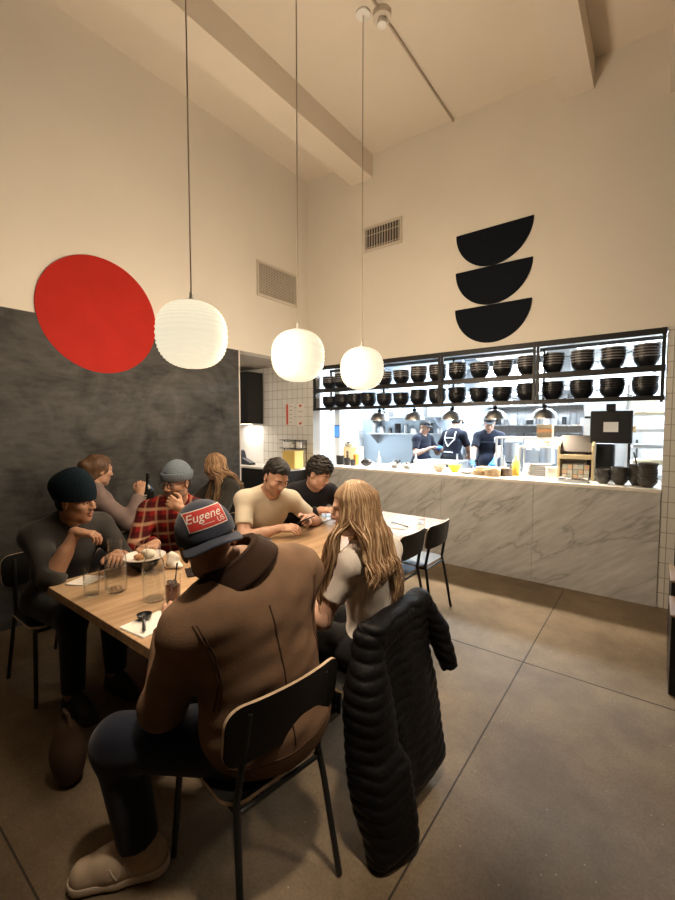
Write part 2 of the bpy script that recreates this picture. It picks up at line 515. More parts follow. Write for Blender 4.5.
# recess behind the opening in the left wall
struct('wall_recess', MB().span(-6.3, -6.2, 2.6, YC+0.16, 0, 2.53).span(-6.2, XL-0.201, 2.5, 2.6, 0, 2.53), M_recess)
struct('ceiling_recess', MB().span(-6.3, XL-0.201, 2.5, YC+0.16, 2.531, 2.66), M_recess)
struct('wall_recess_back', MB().span(-6.2, -5.002, YC+0.02, YC+0.16, 0, 2.53), M_white)
# kitchen shell
struct('wall_kitchen_back', MB().span(-5.3, 0.72, 9.0, 9.15, 0, 2.95), M_ktile)
struct('wall_kitchen_right', MB().span(0.6, 0.72, YC+0.161, 9.0, 0, 2.95), M_ktile_side)
struct('wall_kitchen_left', MB().span(-5.3, -5.2, YC+0.161, 9.0, 0, 2.95), M_ktile_side)
struct('ceiling_kitchen', MB().span(-5.3, 0.72, YC+0.161, 9.15, 2.951, 3.05), M_white)

# ------------------------------------------------------------------ wall graphics, vents, conduit
M_red = mat('red_paint', (0.45, 0.026, 0.018), 0.7, spec=0.12, noise=(5, 0.06, (1,1,1)))
M_navy = mat('black_navy_paint', (0.006, 0.008, 0.013), 0.7, spec=0.12)
RX = Matrix.Rotation(PI/2, 3, 'Y')
o = MB().lathe([(0.0, 0), (0.513, 0), (0.513, 0.014), (0.0, 0.014)], 96, (0,0,0), R=RX).build('wall_disc', M_red, loc=(XL, 1.765, 2.605), smooth=False)
o.location.x = XL + 0.001
tag(o, 'large red disc on the left wall over the dark panel edge', 'wall art')
t = thing('bowl_stack_mural', 'three stacked black half discs shaped like bowls high on the back wall', 'wall art', (-1.44, YC, 2.5))
for k in range(3):
    pts = [(0.4*math.cos(a), 0.4*math.sin(a)) for a in [PI + PI*i/40 for i in range(41)]]
    MM = Matrix.Translation((0, -0.001, 1.215-0.405*k)) @ Matrix.Rotation(PI/2, 4, 'X')
    MB().prism(pts, 0, 0.012, M=MM).build('bowl_shape', M_navy, t, smooth=False)

M_vent = mat('vent_paint', (0.62, 0.56, 0.48), 0.5)
M_dark = mat('vent_dark', (0.05, 0.045, 0.04), 0.8)
def vent(label, loc, w, h, rz, vertical):
    t = thing('air_vent', label, 'vent', loc, rz)          # local: X across, Y out of the wall, Z up
    f = MB(); b = 0.028
    f.span(-w/2, w/2, 0.001, 0.022, h/2-b, h/2).span(-w/2, w/2, 0.001, 0.022, -h/2, -h/2+b)
    f.span(-w/2, -w/2+b, 0.001, 0.022, -h/2+b, h/2-b).span(w/2-b, w/2, 0.001, 0.022, -h/2+b, h/2-b)
    f.build('frame', M_vent, t, smooth=False, bevel=0.003)
    MB().span(-w/2+b, w/2-b, 0.001, 0.004, -h/2+b, h/2-b).build('backing', M_dark, t, smooth=False)
    g = MB()
    if vertical:
        n = int((w-2*b)/0.036)
        for i in range(n): g.box((-w/2+b+(i+0.5)*(w-2*b)/n, 0.012, 0), (0.006, 0.014, h-2*b))
        for z in (-0.1, 0.05): g.span(-w/2+b, w/2-b, 0.006, 0.010, z-0.004, z+0.004)
    else:
        n = int((h-2*b)/0.02)
        for i in range(n):
            g.box((0, 0.012, -h/2+b+(i+0.5)*(h-2*b)/n), (w-2*b, 0.004, 0.013), R=Matrix.Rotation(0.6, 3, 'X'))
        for i in range(1, 24): g.box((-w/2+b+i*(w-2*b)/24, 0.014, 0), (0.004, 0.01, h-2*b))
    g.build('grille', M_vent, t, smooth=False)
vent('white louvred air vent on the left wall near the corner', (XL, 3.997, 3.467), 0.73, 0.44, -PI/2, False)
vent('dark slatted air vent high on the back wall near the corner', (-2.80, YC, 3.99), 0.55, 0.31, PI, True)
t = thing('ceiling_conduit', 'thin metal conduit with round junction box along the ceiling', 'conduit', (-1.9, 3.1, 4.99))
zc = ceil_z(-1.9) - 4.99
MB().cyl((0, -6.5, zc-0.014), (0, -0.07, zc-0.014), 0.011).cyl((0, 0.07, zc-0.014), (0, 1.512, zc-0.014), 0.011).build('pipe', mat('conduit_paint', (0.45, 0.38, 0.3), 0.5), t)
MB().lathe([(0.07, zc-0.055), (0.075, zc-0.05), (0.075, zc-0.002)], 24).build('junction_box', M_vent, t)
MB().lathe([(0.02, zc-0.11), (0.038, zc-0.105), (0.04, zc-0.09), (0.03, zc-0.055)], 20).build('smoke_sensor', M_white, t)

# ------------------------------------------------------------------ pendants
M_globe = mat('glowing_paper_shade', (0.8, 0.76, 0.66), 0.6, emit=(1.0, 0.90, 0.66), estr=0.82)
M_cord = mat('cord_grey', (0.42, 0.36, 0.29), 0.6)
def pendant(y, label, R=0.186):
    z = 2.1
    t = thing('pendant_lamp', label, 'lamp', (-2.03, y, z), 0, 'globe pendants over the long table')
    prof = []; n = 26
    for i in range(n*4+1):
        a = -PI/2 + PI*i/(n*4)
        ca, sa = math.cos(a), math.sin(a)
        e = 0.84
        r = R*(abs(ca)**e); zz = 0.965*R*math.copysign(abs(sa)**e, sa)
        r += 0.0032*math.cos(2*PI*i/4)*min(1, ca*2.5)
        prof.append((max(r, 0.0), zz))
    prof = [p for p in prof if p[0] > 0.045]
    MB().lathe(prof, 48).build('shade', M_globe, t, angle=0)
    MB().lathe([(0.03, 0.966*R-0.006), (0.046, 0.966*R-0.004), (0.046, 0.966*R+0.004), (0.012, 0.966*R+0.012), (0.008, 0.966*R+0.05)], 20).build('cap', M_white, t)
    top = ceil_z(-2.03) - z
    MB().cyl((0, 0, 0.966*R+0.04), (0, 0, top-0.02), 0.0042, n=8).build('cord', M_cord, t)
    MB().lathe([(0.055, top-0.022), (0.06, top-0.018), (0.06, top-0.001)], 24).build('ceiling_rose', M_white, t)
    L = bpy.data.lights.new('pendant_glow', 'POINT'); L.energy = PEND_W; L.color = (1.0, 0.79, 0.55); L.shadow_soft_size = R+0.03
    lo = bpy.data.objects.new('pendant_glow', L); COL.objects.link(lo); lo.location = (-2.03, y, z); lo.visible_camera = False
PEND_W = 285
pendant(1.358, 'glowing white ribbed globe pendant nearest the red disc')
pendant(2.207, 'glowing white ribbed globe pendant hanging in the middle of the row')
pendant(3.016, 'glowing white ribbed globe pendant in front of the bowl shelves')
# ------------------------------------------------------------------ long table and chairs
def wood(name, c0, c1, rough=0.4, axis='Y', scale=1.0, spec=0.4, planks=0.0):
    m = mat(name, c0, rough, spec=spec)
    nt, b = nodes(m)
    tc = N(nt, 'ShaderNodeTexCoord'); mp = N(nt, 'ShaderNodeMapping')
    st = {'X': (0.6, 9, 9), 'Y': (9, 0.6, 9), 'Z': (9, 9, 0.6)}[axis]
    mp.inputs['Scale'].default_value = [q*scale for q in st]
    nt.links.new(tc.outputs['Object'], mp.inputs[0])
    vec = mp.outputs[0]
    if planks:
        sp = N(nt, 'ShaderNodeSeparateXYZ'); nt.links.new(tc.outputs['Object'], sp.inputs[0])
        dv = N(nt, 'ShaderNodeMath', operation='DIVIDE'); dv.inputs[1].default_value = planks
        fl = N(nt, 'ShaderNodeMath', operation='FLOOR')
        nt.links.new(sp.outputs['X'], dv.inputs[0]); nt.links.new(dv.outputs[0], fl.inputs[0])
        wn = N(nt, 'ShaderNodeTexWhiteNoise', noise_dimensions='1D'); nt.links.new(fl.outputs[0], wn.inputs['W'])
        va = N(nt, 'ShaderNodeVectorMath', operation='MULTIPLY_ADD'); va.inputs[1].default_value = (7, 7, 7)
        nt.links.new(wn.outputs['Color'], va.inputs[0]); nt.links.new(mp.outputs[0], va.inputs[2]); vec = va.outputs[0]
    n1 = N(nt, 'ShaderNodeTexNoise'); n1.inputs['Scale'].default_value = 1.6; n1.inputs['Detail'].default_value = 8; n1.inputs['Distortion'].default_value = 1.2
    nt.links.new(vec, n1.inputs['Vector'])
    cr = N(nt, 'ShaderNodeValToRGB')
    cr.color_ramp.elements[0].position = 0.33; cr.color_ramp.elements[0].color = (*c0, 1)
    cr.color_ramp.elements[1].position = 0.66; cr.color_ramp.elements[1].color = (*c1, 1)
    nt.links.new(n1.outputs['Fac'], cr.inputs[0])
    out = cr.outputs[0]
    if planks:
        mr = N(nt, 'ShaderNodeMapRange'); mr.inputs[3].default_value = 0.86; mr.inputs[4].default_value = 1.08
        nt.links.new(wn.outputs['Value'], mr.inputs[0])
        mx = N(nt, 'ShaderNodeMix', data_type='RGBA', blend_type='MULTIPLY'); mx.inputs[0].default_value = 1
        nt.links.new(out, mx.inputs[6]); nt.links.new(mr.outputs[0], mx.inputs[7]); out = mx.outputs[2]
    nt.links.new(out, b.inputs['Base Color'])
    return m
M_oak = wood('light_oak', (0.40, 0.255, 0.145), (0.56, 0.385, 0.235), 0.22, planks=0.135, spec=0.6)
M_ply = wood('plywood_edge', (0.50, 0.36, 0.24), (0.66, 0.5, 0.36), 0.4)
M_lam = mat('black_laminate', (0.010, 0.0095, 0.0095), 0.36, spec=0.35)
M_darkwood = wood('dark_walnut', (0.05, 0.03, 0.02), (0.09, 0.055, 0.035), 0.4)

tx0, tx1, ty0, ty1 = -2.566, -1.488, 0.794, 3.566
t = thing('long_table', 'long light oak communal table under the globe pendants', 'table', ((tx0+tx1)/2, (ty0+ty1)/2, 0))
hw, hl = (tx1-tx0)/2, (ty1-ty0)/2
MB().span(-hw, hw, -hl, hl, TZ-0.045, TZ).build('tabletop', M_oak, t, smooth=False, bevel=0.003)
MB().span(-0.3, 0.3, -hl+0.34, hl-0.34, TZ-0.10, TZ-0.0455).build('apron', M_black, t, smooth=False)
for sy in (-1, 1):
    for sx in (-1, 1):
        MB().span(sx*0.26-0.035, sx*0.26+0.035, sy*(hl-0.45)-0.035, sy*(hl-0.45)+0.035, 0.02, TZ-0.10).build('leg', M_black, t, smooth=False, bevel=0.003)
    MB().span(-0.36, 0.36, sy*(hl-0.45)-0.05, sy*(hl-0.45)+0.05, 0.001, 0.02).build('foot_plate', M_black, t, smooth=False, bevel=0.003)

def rr(w, h, r, n=6):
    pts = []
    for cx, cy, a0 in ((w/2-r, h/2-r, 0), (-w/2+r, h/2-r, 90), (-w/2+r, -h/2+r, 180), (w/2-r, -h/2+r, 270)):
        for i in range(n+1):
            a = math.radians(a0+90*i/n); pts.append((cx+r*math.cos(a), cy+r*math.sin(a)))
    return pts

def bent_panel(w, h, r, th, bend, nseg=16, taper=0.0):
    """rounded panel in local X (across) / Z (up), bent towards +Y at its sides; faces 0 = laminate, 1 = ply edge"""
    mb = MB()
    def half(z):                         # half width at height z (rounded corners)
        zz = abs(z) - (h/2-r)
        return w/2 - (r - math.sqrt(max(0, r*r-zz*zz)) if zz > 0 else 0) - taper*(h/2-z)
    rows = 18; P = []
    for j in range(rows+1):
        a = -1 + 2*j/rows
        z = h/2*math.sin(a*PI/2)
        hwz = half(z)
        P.append([(hwz*(-1+2*i/nseg), z) for i in range(nseg+1)])
    vs = []
    for s in (0, 1):
        for row in P:
            for x, z in row:
                y = bend*(x/(w/2))**2
                vs.append((x, y + (th/2 if s else -th/2), z))
    n = nseg+1; off = (rows+1)*n
    fs = []
    for j in range(rows):
        for i in range(nseg):
            a = j*n+i
            fs.append((a, a+1, a+n+1, a+n)); fs.append((off+a, off+a+n, off+a+n+1, off+a+1))
    mb.add(vs, fs, 0)
    ring = [i for i in range(n)] + [j*n+nseg for j in range(1, rows+1)] + [rows*n+i for i in range(nseg-1, -1, -1)] + [j*n for j in range(rows-1, 0, -1)]
    e = [(ring[i], off+ring[i], off+ring[(i+1) % len(ring)], ring[(i+1) % len(ring)]) for i in range(len(ring))]
    e = [(a, b, off+d, d) for (a, b, c_, d) in e]
    for f in e: mb.f.append(f); mb.m.append(1)
    return mb

def make_chair(label, loc, rz, group='school chairs at the long table'):
    """local frame: the sitter faces +Y"""
    t = thing('dining_chair', label, 'chair', loc, rz, group)
    b = bent_panel(0.45, 0.195, 0.055, 0.012, 0.030)
    for i, v in enumerate(b.v):
        x, y, z = v; z2 = z + 0.0
        b.v[i] = (x, y - 0.245 - 0.13*z, z2 + 0.700)
    b.build('backrest', [M_lam, M_ply], t, angle=50)
    s = MB()
    out = rr(0.39, 0.38, 0.07)
    s.prism(out, 0.445, 0.458, 0)
    for k in range(2, 2+len(out)): s.m[k] = 1
    s.build('seat', [M_lam, M_ply], t, smooth=False)
    for sx in (-1, 1):
        MB().tube([(sx*0.165, 0.165, 0.44), (sx*0.175, 0.18, 0.42), (sx*0.195, 0.215, 0.008)], 0.0115, 10).build('leg', M_black, t)
        MB().tube([(sx*0.150, -0.238, 0.765), (sx*0.155, -0.222, 0.66), (sx*0.165, -0.185, 0.46), (sx*0.175, -0.205, 0.36), (sx*0.198, -0.262, 0.008)], 0.0115, 10).build('leg', M_black, t)
        MB().tube([(sx*0.165, 0.165, 0.432), (sx*0.165, -0.185, 0.432)], 0.0105, 8).build('seat_rail', M_black, t)
    MB().tube([(-0.166, -0.188, 0.425), (0.166, -0.188, 0.425)], 0.009, 8).build('cross_rail', M_black, t)
    MB().tube([(-0.166, 0.165, 0.425), (0.166, 0.165, 0.425)], 0.009, 8).build('cross_rail', M_black, t)
    return t
chair = make_chair('black school chair under the person in the brown jacket', (-1.135, 0.965, 0), PI/2-0.14)
def put_chair(label, x, y, rz):
    c = copy_tree(chair); c.location = (x, y, 0); c.rotation_euler = (0, 0, rz); c['label'] = label; return c
put_chair('black school chair with the black puffer coat hung over its back', -1.14, 1.60, PI/2)
put_chair('empty black school chair, nearer of the two tucked in at the far table end', -1.69, 2.88, PI/2)
put_chair('empty black school chair tucked in at the far corner by the counter', -1.66, 3.30, PI/2)
put_chair('black school chair under the person in the dark beanie', -2.96, 0.98, -PI/2)
put_chair('black school chair under the person in the red plaid shirt', -2.98, 1.68, -PI/2)
put_chair('black school chair under the person in the cream T-shirt', -2.86, 2.42, -PI/2+0.1)
put_chair('black school chair under the person in the dark navy top', -2.86, 3.02, -PI/2+0.1)
put_chair('black school chair under the person in the mauve sweater', -3.58, 1.36, 0)
put_chair('black school chair under the long-haired person by the dark wall', -3.42, 2.86, PI)

t = thing('bistro_table', 'small dark table against the dark wall between two seated diners', 'table', (-3.66, 2.07, 0))
MB().span(-0.34, 0.34, -0.29, 0.29, 0.755, 0.785).build('tabletop', M_darkwood, t, smooth=False, bevel=0.003)
MB().cyl((0, 0, 0.02), (0, 0, 0.755), 0.035).build('pedestal', M_black, t)
MB().lathe([(0.24, 0.001), (0.24, 0.012), (0.06, 0.022), (0.0, 0.022)], 32).build('base', M_black, t)

M_darkply = wood('oiled_plywood', (0.20, 0.13, 0.08), (0.30, 0.2, 0.13), 0.4)
# bench at the right edge of the picture
t = thing('bench', 'black bench with pale wooden top edges at the right by the tiled pier', 'bench', (0.40, 3.45, 0))
MB().span(-0.29, 0.35, -0.33, 0.02, 0.001, 0.475).build('box', M_lam, t, smooth=False, bevel=0.004)
MB().span(-0.295, 0.36, -0.335, 0.03, 0.476, 0.490).build('seat', M_darkply, t, smooth=False, bevel=0.004)
MB().span(-0.285, 0.35, 0.035, 0.45, 0.001, 0.575).build('box', M_lam, t, smooth=False, bevel=0.004)
MB().span(-0.29, 0.36, 0.035, 0.46, 0.576, 0.590).build('seat', M_darkply, t, smooth=False, bevel=0.004)
MB().span(-0.262, 0.35, 0.40, 0.46, 0.5905, 1.30).build('backrest', M_lam, t, smooth=False, bevel=0.004)

# ------------------------------------------------------------------ things on the long table
def thin_glass(name, tint, ior, rough):
    m = mat(name, tint, rough); nt, b = nodes(m)
    out = [n for n in nt.nodes if n.type == 'OUTPUT_MATERIAL'][0]
    tr = N(nt, 'ShaderNodeBsdfTransparent'); tr.inputs[0].default_value = (*tint, 1)
    gl = N(nt, 'ShaderNodeBsdfGlossy'); gl.inputs['Roughness'].default_value = rough
    lw = N(nt, 'ShaderNodeLayerWeight'); lw.inputs[0].default_value = 0.5
    pw = N(nt, 'ShaderNodeMath', operation='POWER'); pw.inputs[1].default_value = 3.2; nt.links.new(lw.outputs['Facing'], pw.inputs[0])
    fr = N(nt, 'ShaderNodeMath', operation='MULTIPLY_ADD'); fr.inputs[1].default_value = 0.8; fr.inputs[2].default_value = 0.028; nt.links.new(pw.outputs[0], fr.inputs[0])
    mx = N(nt, 'ShaderNodeMixShader')
    nt.links.new(fr.outputs[0], mx.inputs[0]); nt.links.new(tr.outputs[0], mx.inputs[1]); nt.links.new(gl.outputs[0], mx.inputs[2]); nt.links.new(mx.outputs[0], out.inputs[0])
    nt.nodes.remove(b); return m
M_glass = thin_glass('clear_glass', (0.992, 0.995, 0.993), 1.5, 0.0)
M_water = thin_glass('water', (0.97, 0.98, 0.98), 1.33, 0.0)
M_napkin = mat('white_napkin', (0.78, 0.75, 0.70), 0.85, bump=(90, 0.1, (1,1,1)))
M_ceram = mat('white_ceramic', (0.78, 0.75, 0.71), 0.25)
M_bceram = mat('black_ceramic', (0.013, 0.014, 0.017), 0.34)
M_cola = mat('cola', (0.13, 0.022, 0.01), 0.05, trans=0.6)
M_ice = mat('ice', (0.85, 0.8, 0.78), 0.1, trans=0.9, ior=1.31)
M_food = mat('brown_food', (0.30, 0.15, 0.06), 0.6, noise=(60, 0.5, (1,1,1)))
M_green = mat('green_garnish', (0.06, 0.14, 0.03), 0.6, noise=(60, 0.4, (1,1,1)))

def carafe(label, x, y):
    t = thing('water_carafe', label, 'carafe', (x, y, TZ+0.001), 0, 'water carafes on the long table')
    outer = [(0.0, 0.0), (0.046, 0.0), (0.051, 0.006), (0.052, 0.02), (0.052, 0.165), (0.049, 0.185), (0.037, 0.207), (0.033, 0.22), (0.034, 0.262), (0.0355, 0.27)]
    inner = [(0.033, 0.27), (0.0315, 0.262), (0.0305, 0.221), (0.0345, 0.206), (0.0465, 0.184), (0.0492, 0.165), (0.0492, 0.022), (0.045, 0.012), (0.0, 0.012)]
    MB().lathe(outer+inner, 40).build('glass_body', M_glass, t, angle=60)
    w = [(0.0, 0.0128), (0.0445, 0.0128), (0.0486, 0.022), (0.0486, 0.135), (0.0, 0.135)]
    MB().lathe(w, 40).build('water', M_water, t, angle=60)
carafe('water carafe beside the tumbler at the near table corner', -2.175, 0.985)
carafe('taller looking water carafe between the cola glass and plate', -1.915, 1.045)

def tumbler(label, x, y, level, cola=False, z=TZ):
    t = thing('drinking_glass', label, 'glass', (x, y, z+0.001), 0, 'tumblers on the long table')
    H_, r = 0.138, 0.0375
    MB().lathe([(0.0, 0.0), (r-0.006, 0.0), (r-0.003, 0.004), (r, H_), (r-0.0022, H_), (r-0.005, 0.012), (0.0, 0.010)], 36).build('glass_body', M_glass, t, angle=60)
    if level:
        MB().lathe([(0.0, 0.0108), (r-0.0056, 0.0126), (r-0.0056+0.003*level/H_, level), (0.0, level)], 36).build('cola' if cola else 'water', M_cola if cola else M_water, t, angle=60)
    return t
tumbler('half full water tumbler on the table corner beside the carafe', -2.215, 0.885, 0.065)
tumbler('tall empty tumbler standing at the far table corner by the counter', -1.60, 3.30, 0.035)
tumbler('tumbler beside the far plate near the hand of the man in navy', -2.33, 2.93, 0.05)
t = tumbler('cola tumbler with ice and black straw beside the brown jacket', -1.80, 1.075, 0.088, True)
for i in range(7):
    a = i*2.1
    MB().box((0.015*math.cos(a), 0.015*math.sin(a), 0.093+0.006*(i % 3)), (0.02, 0.018, 0.018), R=Matrix.Rotation(i*0.7, 3, 'X') @ Matrix.Rotation(i*1.1, 3, 'Z')).build('ice_cube', M_ice, t, smooth=False, bevel=0.003)
MB().tube([(0.0, 0.0, 0.014), (0.012, 0.018, 0.195)], 0.0032, 8).build('straw', M_blackpl, t)

def napkin(label, x, y, rz, w=0.17, l=0.19):
    o = MB().prism(rr(w, l, 0.006), 0, 0.0025).prism(rr(w*0.98, l*0.5, 0.006), 0.0025, 0.005, M=Matrix.Translation((0, -l*0.24, 0))).build('napkin', M_napkin, loc=(x, y, TZ+0.0005), rz=rz, smooth=False)
    tag(o, label, 'napkin', 'folded white napkins on the table'); return o
napkin('folded white napkin under the black spoon by the near edge', -1.685, 0.905, 0.1)
napkin('folded white napkin by the near corner behind the water tumbler', -2.46, 0.95, 0.5, 0.12, 0.15)
napkin('folded white napkin under a dark fork at the far table end', -1.70, 3.10, 0.15)
M_cut = mat('dark_cutlery', (0.03, 0.03, 0.032), 0.25, 0.6)
def spoon(label, loc, rz, tilt=0.0):
    t = thing('soup_spoon', label, 'spoon', loc, rz)
    prof = [(0.0, 0.002), (0.018, 0.003), (0.028, 0.010), (0.032, 0.022), (0.0305, 0.022), (0.026, 0.0115), (0.017, 0.0055), (0.0, 0.0045)]
    MB().lathe(prof, 24).build('bowl', M_bceram, t)
    MB().tube([(0.029, 0, 0.02), (0.055, 0, 0.034), (0.09, 0, 0.033), (0.125, 0, 0.014), (0.135, 0, 0.008)], [0.005, 0.0055, 0.006, 0.007, 0.006], 8).build('handle', M_bceram, t)
    return t
spoon('black ladle-like soup spoon lying on the near napkin', (-1.745, 0.905, TZ+0.0062), -0.5)
def fork(label, loc, rz):
    t = thing('fork', label, 'fork', loc, rz)
    MB().tube([(0, 0, 0.003), (0.06, 0, 0.006), (0.12, 0, 0.007), (0.135, 0, 0.008)], [0.005, 0.0045, 0.0035, 0.004], 8).build('handle', M_cut, t)
    b = MB().span(0.135, 0.155, -0.012, 0.012, 0.006, 0.0095)
    for i in range(4): b.span(0.155, 0.19, -0.012+i*0.0068, -0.012+i*0.0068+0.0036, 0.0065, 0.0095)
    b.build('tines', M_cut, t, smooth=False)
fork('dark fork lying on the napkin at the far table end', (-1.62, 3.10, TZ+0.0062), PI-0.25)

def plate(label, x, y, r=0.13, z=TZ):
    t = thing('plate', label, 'plate', (x, y, z+0.001), 0, 'white plates on the long table')
    MB().lathe([(0.0, 0.004), (r*0.5, 0.0), (r*0.6, 0.002), (r*0.72, 0.010), (r, 0.020), (r, 0.024), (r*0.7, 0.015), (r*0.58, 0.008), (0.0, 0.007)], 44).build('dish', M_ceram, t)
    return t
def bowl(mb, r, h, th=0.004, foot=0.5):
    return mb.lathe([(0.0, 0.004), (r*foot*0.9, 0.004), (r*foot*0.92, 0.0), (r*foot, 0.0), (r*foot*1.02, 0.006), (r*0.82, h*0.42), (r*0.95, h*0.72), (r, h), (r-th, h), (r*0.95-th, h*0.72), (r*0.8-th, h*0.45), (r*foot, 0.012), (0.0, 0.01)], 36)
# near plate rests on a black bowl in front of the person in the dark beanie
b = bowl(MB(), 0.088, 0.058).build('food_bowl', M_bceram, loc=(-2.375, 1.24, TZ+0.001)); tag(b, 'black bowl under the white plate at the near end', 'bowl')
plate('white plate of leftovers resting on a black bowl by the near carafe', -2.375, 1.24, 0.12, TZ+0.061)
def food(label, parts, loc):
    t = thing('food_serving', label, 'food', loc)
    for nm, m, sp in parts:
        v = Vol()
        for c_, r_ in sp: v.ell(c_, r_, k=0.01)
        soft(nm, v.mesh(0.004, lambda x, y, z: 0.003*waves(x, y, z, 160, 3)), m, t)
    return t
food('heap of white rice bun and meat on the near plate', [('bun', mat('white_bun', (0.75, 0.70, 0.6), 0.7), [((0.03, 0.02, 0.025), (0.034, 0.03, 0.025)), ((-0.03, 0.03, 0.02), (0.03, 0.027, 0.02))]), ('meat', M_food, [((0.0, -0.03, 0.012), (0.04, 0.024, 0.013))])], (-2.375, 1.24, TZ+0.0715))
plate('white plate of food in front of the man in dark navy', -2.38, 2.78, 0.12)
food('dark mushrooms and greens on the far plate', [('mushrooms', M_food, [((-0.03, 0.0, 0.014), (0.035, 0.03, 0.016)), ((0.03, 0.03, 0.014), (0.03, 0.03, 0.016))]), ('greens', M_green, [((0.03, -0.03, 0.01), (0.034, 0.025, 0.012))])], (-2.38, 2.78, TZ+0.0095))
b = bowl(MB(), 0.055, 0.03).build('sauce_dish', M_bceram, loc=(-2.22, 2.98, TZ+0.001)); tag(b, 'small black sauce dish beside the far plate', 'dish')
# crumpled white napkin on the near plate side
v = Vol(); v.ell((0, 0, 0.04), (0.022, 0.04, 0.045)).ell((0.02, 0.01, 0.015), (0.04, 0.035, 0.016)).ell((-0.01, 0.0, 0.07), (0.014, 0.02, 0.03)).cut((0, 0, 0.001), (0, 0, -1))
o = soft('crumpled_napkin', v.mesh(0.005, lambda x, y, z: 0.009*waves(x, y, z, 95, 8)), M_napkin, base=(0, 0, 0)); o.location = (-2.27, 1.36, TZ-0.001)
tag(o, 'crumpled white napkin standing behind the near plate', 'napkin')
# black leather pouch beyond the cap
v = Vol(); v.box((0, 0, 0.035), (0.075, 0.05, 0.034), frame((0.3, 1, 0)), 0.02).ell((0.06, 0.03, 0.03), (0.05, 0.035, 0.03), k=0.02).ell((-0.04, -0.04, 0.02), (0.04, 0.03, 0.02), k=0.02)
v.cut((0, 0, 0.0), (0, 0, -1))
o = soft('leather_pouch', v.mesh(0.005, lambda x, y, z: 0.006*waves(x, y, z, 60, 5)), mat('black_leather', (0.012, 0.011, 0.011), 0.3), base=(0, 0, 0)); o.location = (-2.215, 1.985, TZ)
tag(o, 'crumpled black leather pouch on the table beyond the blue cap', 'pouch')
o = MB().box((0, 0, 0.004), (0.072, 0.148, 0.007)).build('phone', M_blackpl, loc=(-2.30, 1.28, TZ+0.001), rz=1.1, bevel=0.002, smooth=False); o.location = (-2.10, 1.38, TZ+0.001)
tag(o, 'black phone lying flat on the table behind the tall carafe', 'phone')
# sake bottle on the bistro table
t = thing('sake_bottle', 'tall dark bottle with white label on the small wall table', 'bottle', (-3.70, 1.985, 0.786))
MB().lathe([(0.0, 0.0), (0.046, 0.0), (0.05, 0.006), (0.05, 0.21), (0.046, 0.24), (0.024, 0.29), (0.018, 0.31), (0.0165, 0.375), (0.0, 0.375)], 32).build('glass_body', mat('dark_bottle', (0.006, 0.007, 0.006), 0.12), t)
MB().lathe([(0.0175, 0.36), (0.019, 0.362), (0.019, 0.392), (0.0, 0.394)], 20).build('stopper', M_blackpl, t)
lb = MB()
for dz, w in ((0.0, 0.9), (0.022, 0.6), (0.044, 0.8), (0.066, 0.5), (0.088, 0.7)):
    n = 8; vs = []
    for k in (0, 1):
        for i in range(n+1):
            a = -1.1 + w*(i/n-0.5)
            vs.append((0.0506*math.cos(a), 0.0506*math.sin(a), 0.10+dz+k*0.011))
    lb.add(vs, [(i, i+1, n+2+i, n+1+i) for i in range(n)])
lb.build('label', M_napkin, t)
# tan canvas bag on the floor under the table
v = Vol(); v.ell((0, 0, 0.15), (0.11, 0.08, 0.155), k=0.03).ell((0, 0, 0.29), (0.06, 0.045, 0.05), k=0.04).cut((0, 0, 0.004), (0, 0, -1))
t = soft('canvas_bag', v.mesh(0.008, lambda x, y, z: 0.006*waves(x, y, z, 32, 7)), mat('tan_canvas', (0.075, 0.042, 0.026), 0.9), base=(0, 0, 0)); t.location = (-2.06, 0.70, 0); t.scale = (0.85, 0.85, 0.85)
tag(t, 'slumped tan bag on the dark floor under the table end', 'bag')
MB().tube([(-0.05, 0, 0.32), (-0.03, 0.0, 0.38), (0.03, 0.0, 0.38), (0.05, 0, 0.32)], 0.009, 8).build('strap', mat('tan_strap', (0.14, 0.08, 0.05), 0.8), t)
KIT_W = 165
HEAT_W = 85
# ------------------------------------------------------------------ service counter
t = thing('service_counter', 'long marble fronted service counter below the bowl shelves', 'counter', (-1.95, 4.95, 0))
xs = [-3.95, -3.05, -1.98, -0.98, 0.055]
for a, b in zip(xs[:-1], xs[1:]):
    MB().span(a+1.95+0.0015, b+1.95-0.0015, -0.345, -0.31, 0.001, 1.018).build('front_panel', M_marble, t, smooth=False)
MB().span(xs[0]+1.95, xs[-1]+1.95, -0.309, 0.44, 0.001, 1.018).build('carcass', M_steel, t, smooth=False)
MB().span(xs[0]+1.95, xs[-1]+1.95, -0.352, 0.46, 1.0185, 1.05).build('worktop', M_white_stone, t, smooth=False, bevel=0.002)
CZ = 1.051

# ------------------------------------------------------------------ hanging bowl shelf in the pass-through
posts = [-3.925, -3.0, -2.005, -0.985, 0.032]
t = thing('bowl_shelf', 'black steel two-tier shelf frame hung across the kitchen opening', 'shelf', (-1.95, 4.8, 1.83))
def fr(nm, x0, x1, y0, y1, z0, z1): MB().span(x0+1.95, x1+1.95, y0-4.8, y1-4.8, z0-1.83, z1-1.83).build(nm, M_black, t, smooth=False, bevel=0.002)
x0, x1 = posts[0]-0.02, posts[-1]+0.02
for nm, z0, z1 in (('top_rail', 2.405, 2.457), ('shelf_rail', 2.085, 2.125), ('shelf_rail', 1.835, 1.875)):
    fr(nm, x0, x1, 4.60, 4.625, z0, z1)
for nm, z in (('shelf_board', 2.085), ('shelf_board', 1.835)):
    fr(nm, x0, x1, 4.626, 5.0, z+(0.040 if z > 2 else 0.024), z+(0.058 if z > 2 else 0.042))
fr('top_rail', x0, x1, 4.985, 5.01, 2.42, 2.455)
